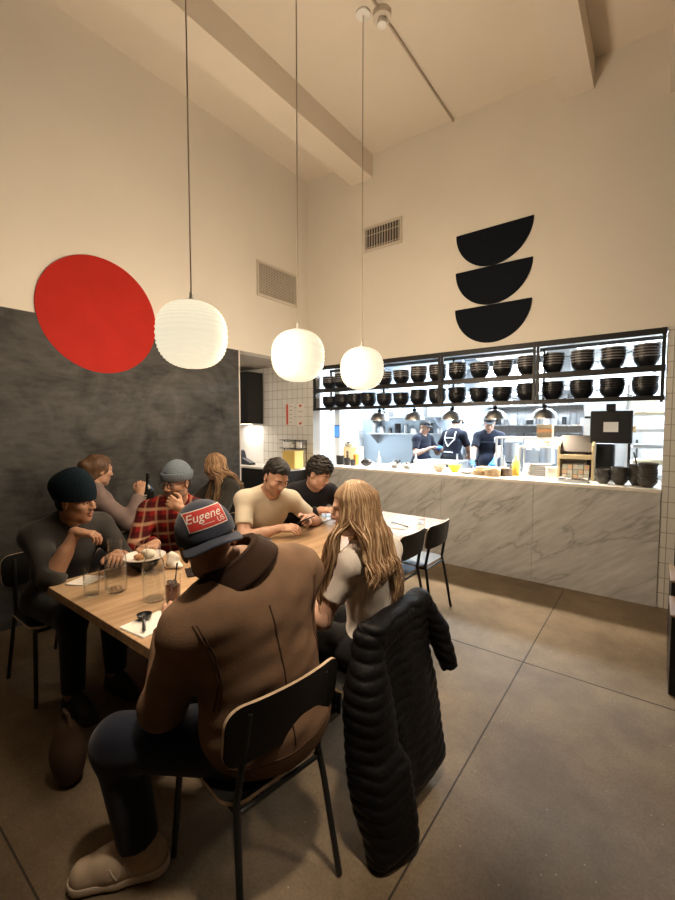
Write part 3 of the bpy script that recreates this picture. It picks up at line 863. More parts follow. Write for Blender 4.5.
for i, p in enumerate(posts):
    if i in (1,): continue
    for px in ((p,) if i in (0, 4) else (p-0.017, p+0.017)):
        fr('post', px-0.014, px+0.014, 4.598, 4.627, 1.833, 2.458)
for p in posts: fr('post', p-0.012, p+0.012, 4.985, 5.012, 1.833, 2.455)
for a, b in zip(posts[:-1], posts[1:]):
    for z0, z1 in ((1.86, 2.08), (2.11, 2.40)):
        for s in (0, 1):
            za, zb = (z0, z1) if s else (z1, z0)
            MB().cyl((a+1.95+0.02, 0.195+0.006*s, za-1.83), (b+1.95-0.02, 0.195+0.006*s, zb-1.83), 0.004, n=6).build('brace', M_black, t)

# stacks of bowls: every bowl is a thing
M_glint = mat('pale_rim_glint', (0.30, 0.29, 0.30), 0.5)  # light caught on the upper bowl rims, painted as a paler band
M_glint_faint = mat('faint_rim_glint', (0.05, 0.05, 0.055), 0.4)  # same rim light painted fainter for the lower row
def bowl_mesh(name, r, h, kind):
    if kind == 'up':      # wide ramen bowl with a turned-out rim
        prof = [(0.0, 0.004), (r*0.44, 0.004), (r*0.44, 0.0), (r*0.48, 0.0), (r*0.50, 0.008), (r*0.70, h*0.28), (r*0.87, h*0.54), (r*0.935, h*0.80), (r*0.95, h*0.90), (r, h*0.925), (r, h), (r*0.96, h), (r*0.90, h*0.86), (r*0.83, h*0.56), (r*0.66, h*0.31), (r*0.44, 0.014), (0.0, 0.012)]
    else:
        prof = [(0.0, 0.004), (r*0.46, 0.004), (r*0.46, 0.0), (r*0.51, 0.0), (r*0.54, 0.006), (r*0.78, h*0.32), (r*0.93, h*0.62), (r*0.945, h*0.88), (r, h*0.92), (r, h), (r*0.965, h), (r*0.93, h*0.86), (r*0.90, h*0.66), (r*0.74, h*0.35), (r*0.48, 0.014), (0.0, 0.012)]
    b = MB().lathe(prof, 32)
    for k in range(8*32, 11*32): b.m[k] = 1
    return b.build(name, [M_bceram, M_glint if kind == 'up' else M_glint_faint])
ORD = ['first', 'second', 'third', 'fourth', 'fifth', 'sixth', 'seventh', 'eighth', 'ninth', 'tenth', 'eleventh', 'twelfth', 'thirteenth', 'fourteenth', 'fifteenth', 'sixteenth']
POS = {4: ['bottom', 'second from bottom', 'second from top', 'topmost'], 5: ['bottom', 'second from bottom', 'middle', 'second from top', 'topmost']}
first = {}
for row, (z, rim, kind, r, h, dz) in {'upper': (2.1435, 'flared', 'up', 0.108, 0.105, 0.0255), 'lower': (1.8775, 'upright', 'low', 0.106, 0.096, 0.0225)}.items():
    n = 0
    for a, b in zip(posts[:-1], posts[1:]):
        for j in range(4):
            x = a + 0.125 + j*(b-a-0.25)/3
            cnt = 4 if (n*7+len(row)) % 5 in (0, 3) and n < 12 else 5
            for k in range(cnt):
                if row not in first:
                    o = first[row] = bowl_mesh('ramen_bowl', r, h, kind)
                else:
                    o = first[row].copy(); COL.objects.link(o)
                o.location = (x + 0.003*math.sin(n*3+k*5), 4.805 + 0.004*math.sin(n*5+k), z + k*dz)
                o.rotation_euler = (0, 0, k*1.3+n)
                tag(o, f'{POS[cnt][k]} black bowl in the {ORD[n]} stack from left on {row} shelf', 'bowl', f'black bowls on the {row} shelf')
            n += 1

# ------------------------------------------------------------------ heat lamps over the pass
M_ktube = mat('cool_tube', (1, 1, 1), 0.5, emit=(0.86, 0.93, 1.0), estr=6)
M_bulb = mat('hot_bulb', (1, 0.9, 0.8), 0.5, emit=(1.0, 0.80, 0.55), estr=14)
M_dome = mat('lamp_dome_metal', (0.55, 0.54, 0.53), 0.45, 1.0)
M_strip = mat('fill_strip', (1, 1, 1), 0.5, emit=(1.0, 0.86, 0.66), estr=9)
LAMPX = [-3.04, -2.51, -2.00, -1.485, -0.965]
for i, x in enumerate(LAMPX):
    t = thing('heat_lamp', f'steel dome heat lamp, {ORD[i]} from the left over the pass', 'lamp', (x, 4.955, 1.69), 0, 'dome heat lamps over the pass')
    out = [(0.130, 0.0), (0.126, 0.03), (0.108, 0.068), (0.072, 0.098), (0.028, 0.112)]
    inn = [(0.024, 0.104), (0.068, 0.091), (0.103, 0.064), (0.121, 0.028), (0.126, 0.0)]
    MB().lathe(out+inn, 32, close=True).build('dome', M_dome, t)
    MB().lathe([(0.024, 0.100), (0.026, 0.148), (0.0, 0.150)], 16).build('socket', M_black, t)
    MB().ball((0, 0, 0.045), (0.034, 0.034, 0.048), 14, 10).build('bulb', M_bulb, t)
    MB().cyl((0, 0, 0.150), (0, 0, 0.169), 0.010, n=8).build('rod', M_black, t)
    L = bpy.data.lights.new('heat_lamp_beam', 'SPOT'); L.energy = HEAT_W; L.color = (1.0, 0.87, 0.69); L.spot_size = math.radians(150); L.spot_blend = 0.5; L.shadow_soft_size = 0.03
    lo = bpy.data.objects.new('heat_lamp_beam', L); COL.objects.link(lo); lo.location = (x, 4.955, 1.68); lo.visible_camera = False

# ------------------------------------------------------------------ things standing on the counter
M_amber = mat('amber_plastic', (0.75, 0.32, 0.06), 0.2)
M_bamboo = wood('bamboo', (0.50, 0.36, 0.20), (0.66, 0.50, 0.31), 0.5, 'X')
M_cork = mat('pale_cork', (0.45, 0.32, 0.19), 0.7, noise=(50, 0.2, (1,1,1)))
M_lime = mat('lime_plastic', (0.62, 0.72, 0.06), 0.3)
M_mustard = mat('yellow_bottle', (0.85, 0.60, 0.10), 0.35)
M_grey = mat('grey_plastic', (0.16, 0.16, 0.16), 0.4)
M_clear = mat('cloudy_plastic', (0.78, 0.78, 0.76), 0.3)
M_cream = mat('cream_plastic', (0.75, 0.62, 0.38), 0.5)
M_paper = mat('paper', (0.82, 0.82, 0.80), 0.8)
M_yellow = mat('yellow_box', (0.78, 0.55, 0.16), 0.6)
M_stoneware = mat('dark_stoneware', (0.055, 0.05, 0.045), 0.38, noise=(30, 0.4, (1,1,1)))
M_beige = mat('beige_stoneware', (0.50, 0.40, 0.30), 0.5)

def bucket(name, label, cat, x, y, r, h, m, group=None, z=CZ, lid=None):
    t = thing(name, label, cat, (x, y, z), 0, group)
    MB().lathe([(0.0, 0.0), (r*0.85, 0.0), (r, h), (r*0.93, h), (r*0.8, 0.01), (0.0, 0.01)], 24).build('body', m, t)
    if lid: MB().lathe([(r*1.03, h-0.012), (r*1.03, h+0.006), (0.0, h+0.008)], 24).build('lid', lid, t)
    return t
bucket('plastic_tub', 'black tub at the left end of the counter', 'tub', -3.70, 4.93, 0.062, 0.125, M_blackpl, None, CZ, M_blackpl)
bucket('plastic_tub', 'second smaller black tub from the counter left end', 'tub', -3.555, 4.90, 0.05, 0.10, M_blackpl)
bucket('drink_cup', 'amber cup between the black tubs on the counter', 'cup', -3.46, 5.00, 0.045, 0.15, M_amber)
bucket('drink_cup', 'small black cup in front of the amber cup', 'cup', -3.42, 4.86, 0.04, 0.085, M_blackpl)
v = Vol(); v.ell((0, 0, 0.05), (0.09, 0.05, 0.05)).cut((0, 0, 0), (0, 0, -1))
o = soft('dark_cloth', v.mesh(0.006, lambda x, y, z: 0.006*waves(x, y, z, 50, 2)), M_blackpl); o.location = (-3.24, 4.93, CZ); tag(o, 'folded dark cloth right of the small cups on the counter', 'cloth')
def one_bowl(label, x, y, r, h, m, z=CZ, group=None):
    o = bowl(MB(), r, h, 0.005).build('mixing_bowl', m, loc=(x, y, z)); tag(o, label, 'bowl', group); return o
one_bowl('small steel bowl left of its twin on the counter', -2.79, 4.95, 0.078, 0.068, M_chrome)
one_bowl('small steel bowl right of its twin on the counter', -2.60, 4.95, 0.085, 0.068, M_chrome)
one_bowl('beige bowl left of the lime green bowl', -2.13, 4.88, 0.082, 0.075, M_beige)
one_bowl('lime green bowl on the counter', -1.94, 4.92, 0.078, 0.085, M_lime)
t = thing('plate_stack', 'small stack of clear lids beside the lime bowl', 'lids', (-1.77, 4.86, CZ))
for k in range(3): MB().lathe([(0.0, 0.004+k*0.009), (0.06, 0.0+k*0.009), (0.075, 0.007+k*0.009), (0.0, 0.0075+k*0.009)], 24).build('lid', M_clear, t)
t = thing('serving_tray', 'long pale wooden tray in front of the cook with gloves', 'tray', (-1.52, 5.02, CZ))
MB().span(-0.17, 0.17, -0.08, 0.08, 0, 0.02).build('base', M_bamboo, t, smooth=False, bevel=0.003)
for s in (-1, 1):
    MB().span(-0.17, 0.17, s*0.08-0.008, s*0.08+0.008, 0.0205, 0.075).build('side', M_bamboo, t, smooth=False, bevel=0.003)
    MB().span(s*0.162-0.008, s*0.162+0.008, -0.071, 0.071, 0.0205, 0.075).build('end', M_bamboo, t, smooth=False, bevel=0.003)
def steamer(label, x, y, r, h, m):
    t = thing('wooden_bowl', label, 'bowl', (x, y, CZ))
    MB().lathe([(0.0, 0.0), (r*0.93, 0.0), (r, 0.012), (r, h), (r*0.9, h), (r*0.88, 0.015), (0.0, 0.015)], 32).build('body', m, t)
    MB().lathe([(r*1.015, h*0.7), (r*1.03, h*0.72), (r*1.03, h*0.86), (r*1.015, h*0.88)], 32, close=True).build('band', m, t)
steamer('low greyish wooden bowl at the left of the pale tray', -1.60, 4.78, 0.07, 0.055, M_cork)
steamer('round cork-coloured wooden bowl in front of the pale tray', -1.44, 4.76, 0.085, 0.08, M_cork)
steamer('dark wooden bowl half behind the cork-coloured bowl', -1.33, 4.87, 0.07, 0.08, M_darkwood)
t = thing('squeeze_bottle', 'yellow squeeze bottle on the counter', 'bottle', (-1.25, 4.98, CZ))
MB().lathe([(0.0, 0.0), (0.036, 0.0), (0.04, 0.006), (0.04, 0.145), (0.03, 0.165), (0.0, 0.166)], 24).build('body', M_mustard, t)
MB().lathe([(0.03, 0.167), (0.028, 0.182), (0.012, 0.19), (0.005, 0.235), (0.0, 0.236)], 20).build('nozzle', M_mustard, t)
bucket('paper_cup', 'white cup left of the grey tray stack', 'cup', -1.165, 5.12, 0.036, 0.13, M_paper)
for k in range(6):
    o = MB().prism(rr(0.20, 0.16, 0.02), 0, 0.006).prism(rr(0.21, 0.17, 0.022), 0.006, 0.022).build('food_tray', M_grey, loc=(-1.02+0.004*math.sin(k*4), 5.12, CZ+k*0.0225), rz=0.03*math.sin(k*3), smooth=False, bevel=0.002)
    tag(o, f'{["lowest", "second", "third", "fourth", "fifth", "topmost"][k]} grey tray counted upward in the counter tray stack', 'tray', 'stacked grey trays on the counter')
t = thing('plastic_tub', 'white translucent tub right of the grey tray stack', 'tub', (-0.865, 5.06, CZ))
MB().prism(rr(0.16, 0.13, 0.02), 0.0, 0.10).build('body', M_clear, t, smooth=False, bevel=0.004)
MB().prism(rr(0.17, 0.14, 0.02), 0.1005, 0.112).build('lid', M_clear, t, smooth=False, bevel=0.002)
# steel over-shelf with flatbreads
t = thing('steel_shelf', 'steel over-shelf standing behind the grey trays', 'shelf', (-1.02, 5.25, CZ))
MB().span(-0.24, 0.22, -0.11, 0.11, 0.31, 0.33).build('shelf_board', M_steel, t, smooth=False, bevel=0.003)
for sx in (-0.23, 0.21):
    for sy in (-0.1, 0.1): MB().cyl((sx, sy, 0), (sx, sy, 0.31), 0.010, n=10).build('leg', M_steel, t)
for k in range(4):
    o = MB().lathe([(0.0, 0.0), (0.075, 0.0), (0.08, 0.008), (0.075, 0.016), (0.0, 0.018)], 24).build('flatbread', M_bamboo, loc=(-1.03+0.012*math.sin(k*2.5), 5.24, CZ+0.331+k*0.0185))
    tag(o, f'{["lowest", "second", "third", "topmost"][k]} flatbread counted upward in the pile on the steel shelf', 'bread', 'flatbreads on the steel shelf')
# countertop cooker with roll top
t = thing('countertop_fryer', 'beige steel machine with sloped dark hood on the counter', 'kitchen machine', (-0.655, 5.08, CZ))
for sx in (-1, 1):
    MB().prism([(-0.14, 0.0), (0.14, 0.0), (0.14, 0.44), (-0.02, 0.44), (-0.14, 0.36)], sx*0.155-0.012, sx*0.155+0.012, M=Matrix.Rotation(PI/2, 4, 'Z') @ Matrix.Rotation(PI/2, 4, 'X')).build('side_panel', M_cream, t, smooth=False, bevel=0.003)
MB().box((0, -0.075, 0.375), (0.285, 0.012, 0.20), R=Matrix.Rotation(-0.55, 3, 'X')).build('hood', mat('hood_brown', (0.085, 0.072, 0.06), 0.7), t, smooth=False, bevel=0.003)
MB().span(-0.142, 0.142, -0.148, -0.05, 0.215, 0.262).build('shelf_lip', M_cream, t, smooth=False, bevel=0.004)
MB().span(-0.142, 0.142, 0.11, 0.135, 0.02, 0.43).build('back_panel', M_steel, t, smooth=False)
MB().span(-0.142, 0.142, -0.02, 0.135, 0.431, 0.445).build('top', M_cream, t, smooth=False)
MB().span(-0.142, 0.142, -0.135, 0.10, 0.0, 0.018).build('base', M_steel, t, smooth=False)
for k in range(5):
    for j in range(3):
        o = MB().box((-0.10+k*0.05, -0.10+0.008*math.sin(k*3+j), 0.032+j*0.05), (0.046, 0.05, 0.046)).build('ingredient_box', mat(['box_white', 'box_orange', 'box_pale_green'][(k*2+j) % 3], [(0.8, 0.78, 0.72), (0.75, 0.55, 0.38), (0.66, 0.70, 0.62)][(k*2+j) % 3], 0.5), t, smooth=False, bevel=0.004)
# tray of small sweets
t = thing('sheet_tray', 'metal tray holding dark and white pieces at the counter front', 'tray', (-0.645, 4.76, CZ))
MB().prism(rr(0.27, 0.15, 0.015), 0, 0.004).build('base', M_steel, t, smooth=False)
rim = MB()
for a_, b_ in ((rr(0.27, 0.15, 0.015), rr(0.255, 0.135, 0.012)),):
    n = len(a_)
    rim.add([(x, y, 0.0045) for x, y in a_]+[(x, y, 0.0045) for x, y in b_]+[(x*1.02, y*1.02, 0.028) for x, y in a_]+[(x*1.02, y*1.02, 0.028) for x, y in b_],
            [f for i in range(n) for f in ((i, (i+1) % n, 2*n+(i+1) % n, 2*n+i), (n+i, 3*n+i, 3*n+(i+1) % n, n+(i+1) % n), (2*n+i, 2*n+(i+1) % n, 3*n+(i+1) % n, 3*n+i), (i, n+i, n+(i+1) % n, (i+1) % n))])
rim.build('rim', M_steel, t, smooth=False)
for k in range(8):
    o = MB().box((0, 0, 0.016), (0.048, 0.042, 0.030)).build('confection', [M_darkwood, M_paper][k % 3 == 1], loc=(-0.75+0.07*(k % 4), 4.735+0.052*(k//4), CZ+0.0045), rz=0.3*math.sin(k*2), smooth=False, bevel=0.006)
    tag(o, f'{["leftmost", "second", "third", "rightmost"][k % 4]} {"pale" if k % 3 == 1 else "dark"} piece in the {["front", "back"][k//4]} row on the metal tray', 'sweet', 'pieces on the metal tray')
# stacks of dark stoneware bowls at the right end
firstb = None
for s, (x, y, n, r) in enumerate(((-0.395, 4.80, 4, 0.068), (-0.262, 4.80, 5, 0.070), (-0.13, 4.84, 6, 0.072), (0.005-0.04, 4.74, 7, 0.078))):
    for k in range(n):
        if firstb is None: o = firstb = bowl(MB(), 0.07, 0.062, 0.004, 0.55).build('stoneware_bowl', M_stoneware)
        else: o = firstb.copy(); COL.objects.link(o)
        o.location = (x+0.004*math.sin(k*4+s), y, CZ+k*0.0265); o.scale = (r/0.07,)*2 + (1,)
        if s == 3: o.location.x -= 0.012
        o.rotation_euler = (0, 0, k*1.7)
        tag(o, f'{["lowest", "second", "third", "fourth", "fifth", "sixth", "seventh"][k]} dark stoneware bowl, counted upward, in the {["leftmost", "second", "third", "rightmost"][s]} counter stack', 'bowl', 'dark stoneware bowls on the counter')
o = MB().tube([(0, 0, 0), (-0.02, 0.0, 0.10), (-0.035, 0, 0.16)], 0.006, 8).build('ladle_handle', M_blackpl, loc=(-0.125, 4.84, CZ+0.15)); o.name = 'ladle'; tag(o, 'black ladle handle rising from the third stoneware stack', 'ladle')
# order screen, seen from behind
t = thing('order_screen', 'black kitchen order screen with white sticker hung by the counter right end', 'screen', (-0.36, 5.02, 1.60))
MB().box((0, 0, 0), (0.36, 0.05, 0.33)).build('housing', M_blackpl, t, smooth=False, bevel=0.012)
MB().box((0.0, -0.0262, 0.0), (0.125, 0.001, 0.10)).build('sticker', M_paper, t, smooth=False)
MB().span(-0.045, 0.035, -0.02, 0.02, 0.166, 0.232).build('mount', M_black, t, smooth=False, bevel=0.003)
MB().span(0.145, 0.168, -0.012, 0.012, -0.50, -0.166).build('pole', M_black, t, smooth=False)
MB().cyl((-0.181, 0, 0.10), (-0.23, 0, 0.10), 0.012).build('knob', M_blackpl, t)
MB().cyl((0.181, 0.01, -0.02), (0.205, 0.01, -0.02), 0.035, n=20).build('bracket', M_cream, t)
MB().tube([(-0.16, 0, -0.165), (-0.19, 0, -0.30), (-0.22, 0.0, -0.42), (-0.27, 0, -0.52), (-0.30, 0.02, -0.547)], 0.005, 6).build('cable', M_grey, t)
v = Vol(); v.box((0, 0, 0.19), (0.125, 0.07, 0.19), I3, 0.03).box((0, 0, 0.03), (0.09, 0.06, 0.03), I3, 0.02, k=0.03)
o = soft('receipt_printer', v.mesh(0.008), M_blackpl); o.location = (-0.45, 5.15, CZ); tag(o, 'tall black hooded machine under the order screen', 'kitchen machine')

# ------------------------------------------------------------------ left end of the pass: pier, tablet, side counter in the recess
struct('trim_2', MB().span(-3.90, -3.80, 5.05, 5.15, 1.06, 2.95), M_white)
t = thing('tablet', 'tablet with glowing blue screen on the white pier', 'tablet', (-3.85, 5.049, 1.535))
MB().box((0, -0.005, 0), (0.10, 0.008, 0.19)).build('body', M_blackpl, t, smooth=False, bevel=0.002)
MB().box((0, -0.0096, 0), (0.085, 0.001, 0.165)).build('display', mat('blue_display', (0.02, 0.1, 0.4), 0.3, emit=(0.1, 0.32, 0.85), estr=1.0), t, smooth=False)
o = bowl(MB(), 0.10, 0.07).build('mixing_bowl', M_chrome, loc=(-3.77, 5.25, 1.30)); tag(o, 'steel bowl on the cream box by the white pier', 'bowl')
t = thing('storage_box', 'tall cream box with rounded top behind the black tubs', 'box', (-3.74, 5.27, CZ))
MB().prism(rr(0.34, 0.20, 0.03), 0, 0.247).build('body', M_cream, t, smooth=False, bevel=0.004)
t = thing('pepper_mill', 'slim dark pepper mill before the cream box', 'mill', (-3.66, 5.06, CZ))
MB().lathe([(0.0, 0.0), (0.026, 0.0), (0.026, 0.02), (0.016, 0.06), (0.02, 0.12), (0.014, 0.15)], 18).build('body', M_darkwood, t)
MB().lathe([(0.014, 0.151), (0.022, 0.17), (0.014, 0.195), (0.0, 0.198)], 18).build('cap', M_darkwood, t)
t = thing('side_counter', 'dark side counter below the tiled wall in the recess', 'counter', (-4.75, 4.38, 0))
MB().span(-0.75, 0.70, -0.20, 0.225, 0.001, 0.98).build('carcass', M_lam, t, smooth=False)
MB().span(-0.76, 0.71, -0.21, 0.226, 0.981, 1.01).build('worktop', M_white_stone, t, smooth=False, bevel=0.002)
t = thing('wall_cabinet', 'black wall cabinet hung at the end of the recess', 'cabinet', (-5.24, 4.40, 1.65))
MB().span(-0.30, 0.25, -0.12, 0.20, 0, 0.80).build('carcass', M_lam, t, smooth=False, bevel=0.003)
for s in (-1, 1): MB().span(-0.025+s*0.137-0.134, -0.025+s*0.137+0.134, -0.14, -0.121, 0.004, 0.796).build('door', M_lam, t, smooth=False, bevel=0.003)
o = MB().span(-0.20, 0.12, -0.03, 0.03, 0, 0.006).build('cabinet_fill', M_strip, loc=(-5.24, 4.46, 1.64)); tag(o, 'added glowing strip brightening the tiles under the black wall cabinet', 'lamp')  # glowing strip added to make the tiles below it bright
t = thing('tape_dispenser', 'dark wedge-shaped slicer on the recess side counter', 'slicer', (-5.12, 4.36, 1.012))
MB().prism([(-0.14, 0.0), (0.16, 0.0), (0.15, 0.03), (-0.05, 0.10), (-0.09, 0.21), (-0.14, 0.21)], -0.05, 0.05, M=Matrix.Rotation(PI/2, 4, 'X')).build('body', mat('dark_slate_plastic', (0.03, 0.035, 0.05), 0.4), t, smooth=False, bevel=0.006)
MB().cyl((-0.11, -0.03, 0.211), (-0.11, 0.03, 0.211), 0.02).build('roll', M_grey, t)
t.name = 'slicer'
t = thing('paper_notice', 'notice with long red strip taped to the white tiles', 'notice', (-4.42, YC-0.002, 1.79))
MB().box((0, 0, 0), (0.16, 0.001, 0.33)).build('sheet', M_wtrim, t, smooth=False)
M_noticered = mat('notice_red', (0.55, 0.07, 0.04), 0.6)
MB().box((-0.05, -0.001, 0), (0.04, 0.001, 0.31)).build('red_strip', M_noticered, t, smooth=False)
dm = MB()
for k in range(5): dm.box((0.03, -0.001, -0.12+k*0.06), (0.05, 0.001, 0.008))
dm.build('text_lines', M_grey, t, smooth=False)
t = thing('paper_notice', 'notice with two small red marks taped to the white tiles', 'notice', (-4.20, YC-0.002, 1.78))
MB().box((0, 0, 0), (0.15, 0.001, 0.33)).build('sheet', M_wtrim, t, smooth=False)
for z in (0.13, -0.13):
    MB().prism([(0, -0.022), (0.03, 0.008), (0.016, 0.024), (0, 0.012), (-0.016, 0.024), (-0.03, 0.008)], 0, 0.001, M=Matrix.Translation((0, -0.001, z)) @ Matrix.Rotation(PI/2, 4, 'X')).build('red_mark', M_noticered, t, smooth=False)
dm = MB()
for k in range(2): dm.box((0, -0.001, 0.05-k*0.08), (0.09, 0.001, 0.006))
dm.build('text_lines', M_grey, t, smooth=False)
t = thing('storage_box', 'yellow box on the recess side counter', 'box', (-4.12, 4.36, 1.012))
MB().span(-0.12, 0.12, -0.09, 0.09, 0, 0.235).build('body', M_yellow, t, smooth=False, bevel=0.004)
MB().span(-0.125, 0.125, -0.095, 0.095, 0.2355, 0.25).build('lid', M_yellow, t, smooth=False, bevel=0.003)
t = thing('wire_rack', 'black wire rack holding white papers above the yellow box', 'rack', (-4.25, 4.52, 1.012))
for sx in (-0.24, -0.02, 0.2):
    MB().cyl((sx, 0.05, 0), (sx, 0.05, 0.40), 0.006, n=8).build('post', M_black, t)
for z in (0.27, 0.39): MB().span(-0.245, 0.205, -0.06, 0.056, z, z+0.008).build('shelf_board', M_black, t, smooth=False)
o = MB().box((0, 0, 0.045), (0.13, 0.09, 0.088)).build('paper_stack', M_paper, loc=(-4.37, 4.52, 1.291), smooth=False); tag(o, 'white paper stack at the left of the black wire rack', 'paper')
o = MB().lathe([(0.0, 0), (0.04, 0.0), (0.044, 0.09), (0.0, 0.09)], 20).build('paper_roll', M_paper, loc=(-4.14, 4.52, 1.291)); tag(o, 'white paper roll at the right of the black wire rack', 'paper roll')

# ------------------------------------------------------------------ kitchen behind the pass
def steel_table(label, x0, x1, y0, y1, z):
    t = thing('prep_table', label, 'table', ((x0+x1)/2, (y0+y1)/2, 0)); w, d = (x1-x0)/2, (y1-y0)/2
    MB().span(-w, w, -d, d, z-0.04, z).build('tabletop', M_steel, t, smooth=False, bevel=0.003)
    MB().span(-w+0.06, w-0.06, -d+0.05, d-0.05, 0.25, 0.27).build('lower_shelf', M_steel, t, smooth=False)
    for sx in (-1, 1):
        for sy in (-1, 1): MB().cyl((sx*(w-0.04), sy*(d-0.04), 0), (sx*(w-0.04), sy*(d-0.04), z-0.041), 0.02, n=10).build('leg', M_steel, t)
steel_table('long steel prep table in front of the gloved cook', -3.0, -0.6, 6.15, 6.80, 0.88)
steel_table('steel table at the left of the kitchen', -4.9, -3.05, 6.15, 6.80, 0.88)
t = thing('cooking_range', 'steel cooking range along the kitchen back wall', 'range', (-3.1, 8.55, 0))
MB().span(-2.05, 2.05, -0.4, 0.43, 0.001, 0.90).build('body', M_steel, t, smooth=False, bevel=0.004)
MB().span(-2.05, 2.05, 0.36, 0.43, 0.901, 1.15).build('splashback', M_steel, t, smooth=False)
for k in range(8): MB().lathe([(0.12, 0.901), (0.13, 0.925), (0.11, 0.93), (0.1, 0.905)], 20, (-1.85+k*0.53, -0.02, 0), close=True).build('burner', M_black, t)
t = thing('extractor_hood', 'wide steel extractor hood over the range', 'hood', (-3.15, 8.5, 2.22))
MB().prism([(-0.55, 0.0), (0.48, 0.0), (0.48, 0.55), (-0.15, 0.55), (-0.55, 0.12)], -2.0, 2.0, M=Matrix.Rotation(PI/2, 4, 'Z') @ Matrix.Rotation(PI/2, 4, 'X')).build('canopy', M_steel, t, smooth=False, bevel=0.004)
MB().span(-1.8, 1.8, -0.35, -0.25, -0.03, -0.001).build('hood_fill_strip', M_ktube, t, smooth=False)  # added glowing strip, paired with the fill for the back wall
MB().span(-0.4, 0.4, -0.1, 0.45, 0.551, 0.72).build('duct', M_steel, t, smooth=False)
def pot(label, x, y, z, r, h, m=None):
    t = thing('stock_pot', label, 'pot', (x, y, z))
    MB().lathe([(0.0, 0), (r, 0), (r, h), (r+0.008, h), (r+0.008, h+0.008), (r-0.004, h+0.008), (r-0.005, 0.01), (0.0, 0.01)], 24).build('body', m or M_steel, t)
    for s in (-1, 1): MB().tube([(s*r, -0.05, h*0.8), (s*(r+0.045), -0.045, h*0.8), (s*(r+0.045), 0.045, h*0.8), (s*r, 0.05, h*0.8)], 0.007, 8).build('handle', M_steel, t)
for k, (x, r, h) in enumerate(((-4.6, 0.2, 0.34), (-4.0, 0.17, 0.26), (-3.35, 0.2, 0.42), (-2.75, 0.18, 0.3), (-2.2, 0.2, 0.36), (-1.55, 0.17, 0.28))):
    pot(f'steel stock pot, {ORD[k]} from the left on the range', x, 8.5, 0.932, r, h)
# wall shelves with containers on the left
def wshelf(label, x0, x1, y, z, items, kinds):
    t = thing('wall_shelf', label, 'shelf', ((x0+x1)/2, y, z))
    MB().span(-(x1-x0)/2, (x1-x0)/2, -0.17, 0.17, 0, 0.025).build('shelf_board', M_steel, t, smooth=False)
    for s in (-1, 1):
        MB().prism([(-0.15, 0), (0.16, 0), (0.16, -0.2), (0.13, -0.2)], s*((x1-x0)/2-0.1)-0.012, s*((x1-x0)/2-0.1)+0.012, M=Matrix.Rotation(PI/2, 4, 'Z') @ Matrix.Rotation(PI/2, 4, 'X')).build('bracket', M_steel, t, smooth=False)
    for i in range(items):
        x = x0 + 0.12 + i*(x1-x0-0.24)/(items-1)
        r = 0.05+0.014*math.sin(i*2.7); h = 0.15+0.06*math.sin(i*1.9+z)
        m = [M_steel, M_clear, M_grey, M_blackpl][(i*kinds) % 4]
        c = MB().lathe([(0.0, 0), (r, 0), (r*1.02, h), (r*0.9, h), (r*0.88, 0.01), (0.0, 0.01)], 20).build('storage_jar', m, loc=(x, y, z+0.026))
        tag(c, f'{ORD[i]} container from the left on the {label}', 'container', f'containers on the {label}')
wshelf('upper left kitchen wall shelf', -4.9, -3.3, 7.6, 1.78, 8, 3)
wshelf('lower left kitchen wall shelf', -4.9, -3.0, 7.6, 1.45, 10, 1)
struct('wall_kitchen_partition', MB().span(-5.2, -2.95, 7.775, 7.86, 0, 2.94), mat('blue_steel_wall', (0.50, 0.58, 0.66), 0.35, 0.5))
# clutter on the prep tables
for k in range(14):
    x = -4.6 + k*0.235; y = 6.3 + 0.3*((k*37) % 10)/10
    if k % 3 == 0:
        t = thing('glass_bottle', f'slim pale bottle, {ORD[k]} piece from the left along the prep tables', 'bottle', (x, y, 0.881), 0, 'pieces along the prep tables')
        MB().lathe([(0.0, 0), (0.036, 0), (0.038, 0.16), (0.014, 0.21), (0.013, 0.27), (0.0, 0.272)], 18).build('body', M_clear, t); MB().lathe([(0.016, 0.273), (0.016, 0.295), (0.0, 0.296)], 14).build('cap', M_steel, t)
    elif k % 3 == 1:
        o = MB().lathe([(0.0, 0), (0.07, 0), (0.075, 0.14), (0.068, 0.14), (0.062, 0.008), (0.0, 0.008)], 20).build('steel_canister', M_chrome, loc=(x, y, 0.881)); tag(o, f'steel canister, {ORD[k]} piece from the left along the prep tables', 'canister', 'pieces along the prep tables')
    else:
        o = bowl(MB(), 0.1, 0.09).build('mixing_bowl', M_chrome, loc=(x, y, 0.881)); tag(o, f'steel bowl, {ORD[k]} piece from the left along the prep tables', 'bowl', 'pieces along the prep tables')
t = thing('ice_well', 'low steel box with dark opening behind the beige bowl', 'steel box', (-2.45, 6.05, 0.86))
t.location = (-2.45, 5.75, 0.0)
MB().span(-0.30, 0.30, -0.2, 0.2, 0.001, 1.12).build('body', M_steel, t, smooth=False, bevel=0.004)
MB().span(-0.02, 0.27, -0.204, -0.2005, 0.86, 1.08).build('opening', M_black, t, smooth=False)
